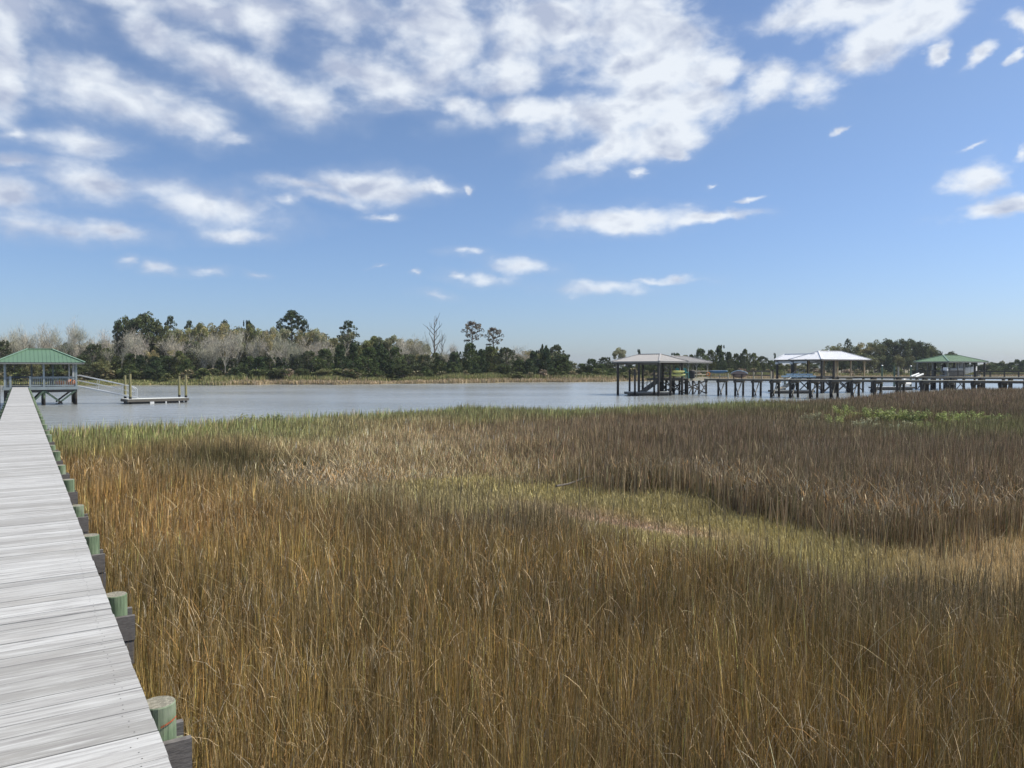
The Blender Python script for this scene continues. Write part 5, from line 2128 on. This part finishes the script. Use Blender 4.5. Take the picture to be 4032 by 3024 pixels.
def build_trees():
    R = random.Random(42)
    # front row of dark evergreens on the left wood
    x = -640
    while x < 2240:
        t = prof(FRONT, x) + R.uniform(-8, 26)
        T('cedar%d' % R.randrange(4), x, t, R.uniform(9, 17), R.uniform(42, 62))
        x += R.uniform(40, 66)
    # lower, nearer evergreens
    x = 120
    while x < 2240:
        t = 1440 + R.uniform(-26, 16) if x < 2150 else 1452
        T(('cedar%d' if R.random() < .65 else 'oak%d') % R.randrange(2), x, t, R.uniform(5, 8), R.uniform(30, 48))
        x += R.uniform(75, 125)
    # second rank, fills the gaps
    x = -600
    while x < 2225:
        T('cedar%d' % R.randrange(4), x, prof(FRONT, x) + R.uniform(5, 30), R.uniform(24, 34), R.uniform(45, 62))
        x += R.uniform(60, 85)
    # grey bare crowns
    BARE = [(-420, 1310), (-300, 1300), (-180, 1315), (-80, 1305), (0, 1310), (60, 1300), (105, 1288), (150, 1300), (200, 1296), (250, 1288), (275, 1268), (320, 1300), (360, 1330), (410, 1318), (455, 1308), (505, 1310), (560, 1312), (615, 1318), (670, 1322), (720, 1318), (775, 1322), (830, 1318),
            (870, 1300), (925, 1298), (985, 1310), (1040, 1318), (1095, 1328), (1120, 1322), (1200, 1330), (1240, 1345), (1290, 1345), (1335, 1350), (1560, 1335), (1610, 1328), (1650, 1338), (1690, 1352), (1790, 1360), (2010, 1375), (2080, 1380), (1985, 1365)]
    for (x, t) in BARE:
        T('bare%d' % R.randrange(4), x, t, R.uniform(17, 24), R.uniform(48, 66))
        if R.random() < .5:
            T('bare%d' % R.randrange(4), x + R.uniform(-30, 30), t + R.uniform(8, 30), R.uniform(12, 16), R.uniform(34, 48))
    # olive and yellow-green budding crowns at the back
    BUD = [(645, 1290), (690, 1276), (735, 1275), (785, 1268), (830, 1264), (880, 1268), (925, 1268), (975, 1268), (1030, 1282), (1062, 1290), (1180, 1292), (1235, 1288), (1285, 1298), (1320, 1300), (1440, 1322), (1490, 1316), (1530, 1315),
           (1575, 1330), (1640, 1330), (2060, 1378), (2130, 1374), (2165, 1380), (1900, 1370)]
    for (x, t) in BUD:
        T('bud%d' % R.randrange(4), x, t, R.uniform(38, 46), R.uniform(46, 60))
        T('oak1', x + R.uniform(-20, 20), t + R.uniform(14, 26), R.uniform(48, 56), R.uniform(46, 58))
    for (x, t) in ((690, 1375), (1045, 1300), (610, 1375), (1640, 1390)):
        T('bud1', x, t, 16, 40)
    # filler behind the crowns
    x = 40
    while x < 2230:
        T('oak%d' % R.randrange(2), x, prof([(0, 1360), (300, 1345), (420, 1330), (650, 1300), (1000, 1290), (1350, 1335), (1700, 1395), (2050, 1400), (2200, 1410)], x) + R.uniform(0, 16), 62, R.uniform(55, 75))
        x += 75
    # pines and other outstanding trees
    T('oak0', 565, 1226, 50, 78, 'great dark round evergreen crown topping the left wood')
    T('oak0', 497, 1240, 52, 46, 'open dark evergreen crown leaning on the left side of the great round one')
    T('pine1', 465, 1262, 50, 24, 'small dark pine clump at the left end of the great round evergreen crown')
    T('pine0', 672, 1241, 50, 32, 'small dark pine top poking up just right of the great round evergreen crown')
    T('pine1', 1150, 1221, 52, 54, 'tall dark clumpy pine rising highest in the middle of the left wood')
    T('pine0', 1102, 1272, 50, 28, 'short dark pine touching the left side of the tall clumpy pine')
    T('pine0', 1200, 1254, 54, 24, 'small dark pine touching the right side of the tall clumpy pine')
    T('pine0', 1372, 1260, 40, 46, 'lone open-crowned pine with a bare forked trunk, right of the tall clumpy pine')
    T('pine0', 746, 1259, 56, 28, 'tiny dark pine tip above the olive crowns, first from the left')
    T('pine0', 885, 1258, 56, 28, 'tiny dark pine tip above the middle of the olive crowns')
    T('cedar1', 980, 1268, 54, 34, 'small dark cedar tip above the right part of the olive crowns')
    T('snag0', 1712, 1256, 34, 52, 'tallest leafless grey snag standing alone against the sky')
    T('snag1', 1741, 1300, 32, 30, 'shorter leafless reddish snag just right of the tallest snag')
    T('pine2', 1860, 1262, 34, 50, 'taller of two reddish-brown open pines on the skyline right of the snags')
    T('pine2', 1943, 1287, 34, 44, 'shorter of two reddish-brown open pines on the skyline right of the snags')
    T('cedar2', 2135, 1358, 20, 16, 'slim pointed cedar tip near the right end of the left wood')
    T('cedar0', 2150, 1362, 24, 14, 'second slim pointed cedar tip near the right end of the left wood')
    T('cedar3', 2190, 1360, 16, 44, 'broad pointed cedar, last tall tree at the right end of the left wood')
    T('cedar1', 2228, 1398, 16, 34, 'lower dark cedar sloping down to the gap at the right end of the left wood')
    # wood behind dock A
    for (x, t, w) in ((2292, 1432, 34), (2330, 1414, 40), (2378, 1408, 42), (2425, 1425, 40), (2478, 1420, 40), (2530, 1402, 34), (2575, 1410, 40), (2622, 1402, 40), (2665, 1392, 40), (2700, 1400, 36), (2722, 1398, 30),
                      (2758, 1374, 36), (2800, 1380, 36), (2832, 1362, 34), (2868, 1388, 34), (2900, 1394, 34), (2932, 1376, 30), (2968, 1392, 34), (3003, 1404, 34), (3034, 1420, 30), (3062, 1418, 30)):
        T('cedar%d' % R.randrange(4), x, t, R.uniform(14, 26), w)
        T('oak0', x + R.uniform(-18, 18), max(t + 22, 1424), 34, w)
        if R.random() < .5:
            T('cedar%d' % R.randrange(4), x + R.uniform(-20, 20), t + 26, R.uniform(8, 12), w * .7)
    T('bud3', 2430, 1372, 28, 34, 'left one of two pale see-through trees over the putty roof left end')
    T('bud3', 2472, 1366, 30, 34, 'right one of two pale see-through trees over the putty roof left end')
    T('cedar1', 2517, 1378, 44, 14, 'dark cedar tip showing just over the ridge of the putty-coloured roof')
    T('cedar1', 3051, 1392, 40, 10, 'thin dark cedar tip above the left end of the white roof')
    # far right wood
    for (x, t, w, k) in ((3105, 1432, 40, 'bud1'), (3150, 1420, 40, 'bud3'), (3190, 1396, 40, 'bud2'), (3230, 1380, 40, 'bud1'), (3262, 1362, 36, 'oak1'), (3300, 1352, 40, 'oak1'), (3338, 1332, 22, 'pine0'), (3350, 1354, 42, 'oak1'), (3400, 1346, 44, 'bud1'),
                         (3445, 1338, 44, 'oak1'), (3500, 1332, 48, 'oak0'), (3550, 1331, 40, 'oak0'), (3590, 1331, 36, 'oak0'), (3625, 1342, 36, 'oak0'), (3655, 1350, 36, 'oak1'), (3685, 1374, 28, 'oak0'), (3705, 1398, 24, 'bud2'), (3742, 1382, 30, 'oak0'),
                         (3300, 1400, 44, 'oak0'), (3400, 1390, 44, 'oak0'), (3480, 1385, 44, 'cedar0'), (3560, 1390, 44, 'oak1'), (3640, 1395, 44, 'cedar2')):
        T(k, x, t, R.uniform(36, 48), w)
    x = 3080
    while x < 4130:
        t = prof([(3080, 1440), (3200, 1425), (3300, 1410), (3500, 1400), (3700, 1420), (3900, 1432), (4032, 1428), (4130, 1425)], x)
        T(('cedar%d' if R.random() < .6 else 'oak%d') % R.randrange(2), x, t + R.uniform(-8, 8), R.uniform(16, 28), R.uniform(26, 38))
        x += R.uniform(30, 44)
    for (x, t, w, k) in ((3905, 1424, 26, 'oak0'), (3938, 1418, 14, 'bud3'), (3985, 1424, 22, 'bare1'), (4005, 1416, 20, 'cedar0'), (4030, 1418, 22, 'cedar2'), (3870, 1430, 22, 'bud3'), (3960, 1430, 24, 'oak0')):
        T(k, x, t, 42, w)
    # low bushes along the bank
    x = 30
    while x < 4080:
        Y = shore_Y(x)
        hpx = 3000 / Y * R.uniform(1.3, 2.6)
        if not (700 < x < 740):
            T('bush%d' % R.choice((0, 0, 1, 2) if x > 900 else (0, 1)), x, 1446 + (EYE - .7) * 3000 / Y - hpx, R.uniform(4.5, 7.5), R.uniform(16, 34) * 170 / Y)
        x += R.uniform(34, 62)


build_trees()


# ---- labels for the wood: kind, place in its own row, nearest landmark
def label_trees():
    LM = [(-999, 20, 'left of the near green-roofed pavilion'), (20, 340, 'behind the near green-roofed pavilion'), (340, 480, 'above the aluminium gangway'), (480, 760, 'behind the small floating dock'),
          (760, 1050, 'left of the tall clumpy pine'), (1050, 1260, 'around the tall clumpy pine'), (1260, 1460, 'around the lone open pine'), (1460, 1660, 'left of the two snags'), (1660, 1790, 'under the two snags'),
          (1790, 2010, 'under the two reddish pines'), (2010, 2270, 'at the right end of the left wood'), (2270, 2400, 'left of the putty-coloured roof'), (2400, 2740, 'behind the putty-coloured roof'), (2740, 2880, 'behind the blue kayak'),
          (2880, 3035, 'behind the tipped skiff'), (3035, 3240, 'behind the white boat-lift roof'), (3240, 3445, 'behind the white hip roof'), (3445, 3590, 'left of the far green roof'), (3590, 3900, 'behind the far green roof'), (3900, 9999, 'right of the far green roof')]
    ORD = ['first', 'second', 'third', 'fourth', 'fifth', 'sixth', 'seventh', 'eighth', 'ninth', 'tenth', 'eleventh', 'twelfth', 'thirteenth', 'fourteenth', 'fifteenth', 'sixteenth', 'seventeenth', 'eighteenth', 'nineteenth', 'twentieth', 'twenty-first', 'twenty-second']
    LOOK = {'cedar': 'dark green cedar', 'bare': 'grey leafless tree', 'bud': 'olive budding tree', 'pine': 'pine', 'oak': 'round evergreen oak', 'snag': 'dead snag', 'bush': 'low bank bush'}
    GR = {'cedar': 'cedars on the far bank', 'bare': 'leafless trees on the far bank', 'bud': 'budding trees on the far bank', 'pine': 'pines on the far bank', 'oak': 'evergreen oaks on the far bank', 'snag': 'dead snags on the skyline', 'bush': 'bushes along the far bank'}
    groups = {}
    for px, k, dY, lab, o in TREES:
        tag(o, lab, CATS[k], GR[k])
        if lab:
            continue
        lm = next(s for a, b, s in LM if a <= px < b)
        row = 'front-rank' if dY < 18 else ('middle-rank' if dY < 36 else 'back-rank')
        if k == 'bush':
            row = ''
        groups.setdefault((lm, k, row), []).append((px, o))
    for (lm, k, row), lst in groups.items():
        lst.sort(key=lambda q: q[0])
        for i, (px, o) in enumerate(lst):
            if len(lst) == 1:
                o['label'] = (row + ' ' if row else '') + '%s %s' % (LOOK[k], lm)
            else:
                o['label'] = '%s %s%s from left %s' % (ORD[min(i, 21)], row + ' ' if row else '', LOOK[k], lm)


label_trees()


# ---- grass on the far bank
def far_grass():
    n = 90000
    px = rng.uniform(-500, 4500, n)
    d = rng.uniform(0, 1, n) ** 1.2 * 9.0
    Y0 = np.array([a for a in np.interp(px, [a for a, _ in SHORE], [b for _, b in SHORE])]) + 1.6 * np.sin(px * 0.013) + 0.9 * np.sin(px * 0.041 + 1)
    Y = Y0 + d + .1
    X = (px - 2016) / 3000 * Y
    wv = wobble(px * .01, px * .003, 1.0, 41)
    pale = np.clip((px - 750) / 250, 0, 1) * (d < 2.3 + wv * .8)
    c = np.where(pale[:, None] > rng.uniform(0, 1, n)[:, None], col_of((.50, .40, .26))[None, :], col_of((.24, .26, .10))[None, :])
    gold = rng.uniform(0, 1, n) < .25
    c[gold] = col_of((.38, .33, .16))
    c = c * np.exp(rng.normal(0, .25, n))[:, None]
    tall = 1 + .35 * np.clip(wobble(px * .02, px * .0, 1.0, 43), -1, 1)
    h = np.where(d < 2.3, rng.uniform(.35, .8, n), rng.uniform(.7, 1.5, n)) * tall * np.where(px < 800, .55, 1.0)
    z = np.interp(d, [0, 1.2, 6, 25], [.0, .26, .48, .9])
    blades(X, Y, z, h, rng.uniform(.07, .15, n), np.abs(rng.normal(.15, .1, n)), rng.uniform(0, 6.28, n), c, 'bank_grass', 'tan and green marsh grass fringing the far river bank', M_GRASS)


far_grass()


# ---- bright green marsh shrubs
def shrub_proto(v):
    r = np.random.default_rng(900 + v)
    segs, cen, rad = [], [], []
    for s in range(11):
        a = r.uniform(0, 6.28)
        L = r.uniform(.45, 1.0)
        d = Vector((math.cos(a) * .38, math.sin(a) * .38, 1)).normalized()
        p = Vector((r.normal(0, .12), r.normal(0, .12), 0))
        q = p + d * L
        segs.append((p, q, .012, .004))
        for k in range(7):
            t = .35 + .65 * k / 6
            c = p + d * (L * t)
            cen.append((c.x + r.normal(0, .03), c.y + r.normal(0, .03), c.z))
            rad.append((.085, .085, .11))
    Pt, idx = clump_points(cen, rad, 16, r)
    Q = leaf_quads(Pt, .036, 2.6, r=r)
    base = np.array([(.42, .46, .17), (.33, .36, .15), (.40, .40, .24)][v])
    t = np.exp(r.normal(0, .18, len(cen)))[idx][:, None] * np.exp(r.normal(0, .2, len(idx)))[:, None]
    crown = quad_mesh('shrub_leaves', Q, 4, np.clip(base[None, :] * t, 0, 1).astype(np.float32), M_LEAF)
    return [('stems', limb_mesh('shrub_stems', segs, M_BARK, 4)), ('foliage', crown)]


def marsh_shrubs():
    SP = [shrub_proto(v) for v in range(3)]
    R = random.Random(77)
    # (column, row of its top, colour variant)
    spots = [(3185, 1626, 2), (3230, 1632, 2), (3290, 1640, 1), (3318, 1592, 0), (3328, 1618, 0), (3345, 1600, 1), (3300, 1632, 0), (3378, 1622, 1), (3405, 1645, 2), (3432, 1606, 1), (3462, 1602, 0), (3492, 1620, 1), (3512, 1622, 2), (3545, 1608, 0), (3560, 1640, 2),
             (3590, 1618, 1), (3630, 1618, 0), (3665, 1622, 0), (3700, 1620, 0), (3735, 1622, 0), (3772, 1620, 1), (3800, 1634, 0), (3848, 1616, 0), (3880, 1625, 0), (3912, 1634, 1), (3945, 1640, 0), (3990, 1650, 2), (4020, 1648, 1),
             (3420, 1662, 2), (3480, 1668, 2), (3540, 1672, 2), (3600, 1660, 2), (3650, 1660, 1), (3700, 1664, 0), (3760, 1672, 1), (3820, 1668, 2), (3880, 1676, 1), (3950, 1690, 1), (3600, 1690, 2), (3640, 1700, 2), (3745, 1704, 0), (3870, 1700, 0),
             (850, 1652, 2), (905, 1662, 2), (955, 1642, 2), (990, 1634, 1), (1045, 1632, 1), (1070, 1640, 2), (760, 1676, 2)]
    first = {}
    ORD = ['first', 'second', 'third', 'fourth', 'fifth', 'sixth', 'seventh', 'eighth', 'ninth', 'tenth', 'eleventh', 'twelfth', 'thirteenth', 'fourteenth', 'fifteenth', 'sixteenth', 'seventeenth', 'eighteenth', 'nineteenth', 'twentieth']
    spots.sort()
    cnt = {}
    for (px, top, v) in spots:
        Y = 31 + (1700 - top) * .085 + R.uniform(-2.5, 2.5) if px > 2000 else 32.5 + (1672 - top) * .05
        Y = min(Y, float(edge_Y(px)) - 1.0)
        ztop = EYE - (top - 1446) / 3000 * Y
        h = max(.7, ztop - .35)
        s = (h) * 1.08
        r = ray(px, 1446)
        t = bpy.data.objects.new('marsh_shrub', None)
        C.objects.link(t)
        t.location = (r.x * Y, Y, ztop - h)
        t.rotation_euler = (0, 0, R.uniform(0, 6.28))
        sw = R.uniform(.8, 1.5) * (.72 if px < 2000 else 1)
        t.scale = (sw, sw, s)
        for pn, me in SP[v]:
            o = bpy.data.objects.new(pn, me)
            C.objects.link(o)
            o.parent = t
        zone = 'in the small river-edge clump' if px < 2000 else ('in the shrub band left third' if px < 3480 else ('in the shrub band middle' if px < 3760 else 'at the shrub band right end'))
        look = ['bright yellow-green marsh shrub', 'mid green feathery marsh shrub', 'greyish pale green marsh shrub'][v]
        k = (zone, v)
        i = cnt.get(k, 0)
        cnt[k] = i + 1
        tag(t, '%s %s from left %s' % (ORD[min(i, 19)], look, zone), 'shrub', 'green shrubs in the marsh')


marsh_shrubs()

# ------------------------------------------------------------------ air
def build_haze():
    m = bpy.data.materials.new('hazy_air')
    m.use_nodes = True
    t = m.node_tree
    t.nodes.clear()
    out = t.nodes.new('ShaderNodeOutputMaterial')
    vol = t.nodes.new('ShaderNodeVolumePrincipled')
    vol.inputs['Color'].default_value = (0.86, 0.91, 1.0, 1)
    vol.inputs['Density'].default_value = 0.00016
    vol.inputs['Anisotropy'].default_value = 0.0
    t.links.new(vol.outputs[0], out.inputs['Volume'])
    mb = MB()
    mb.box(0, 1050, 12.5, 3000, 2300, 28)
    o = mb.build('haze', m)
    tag(o, kind='stuff')


build_haze()
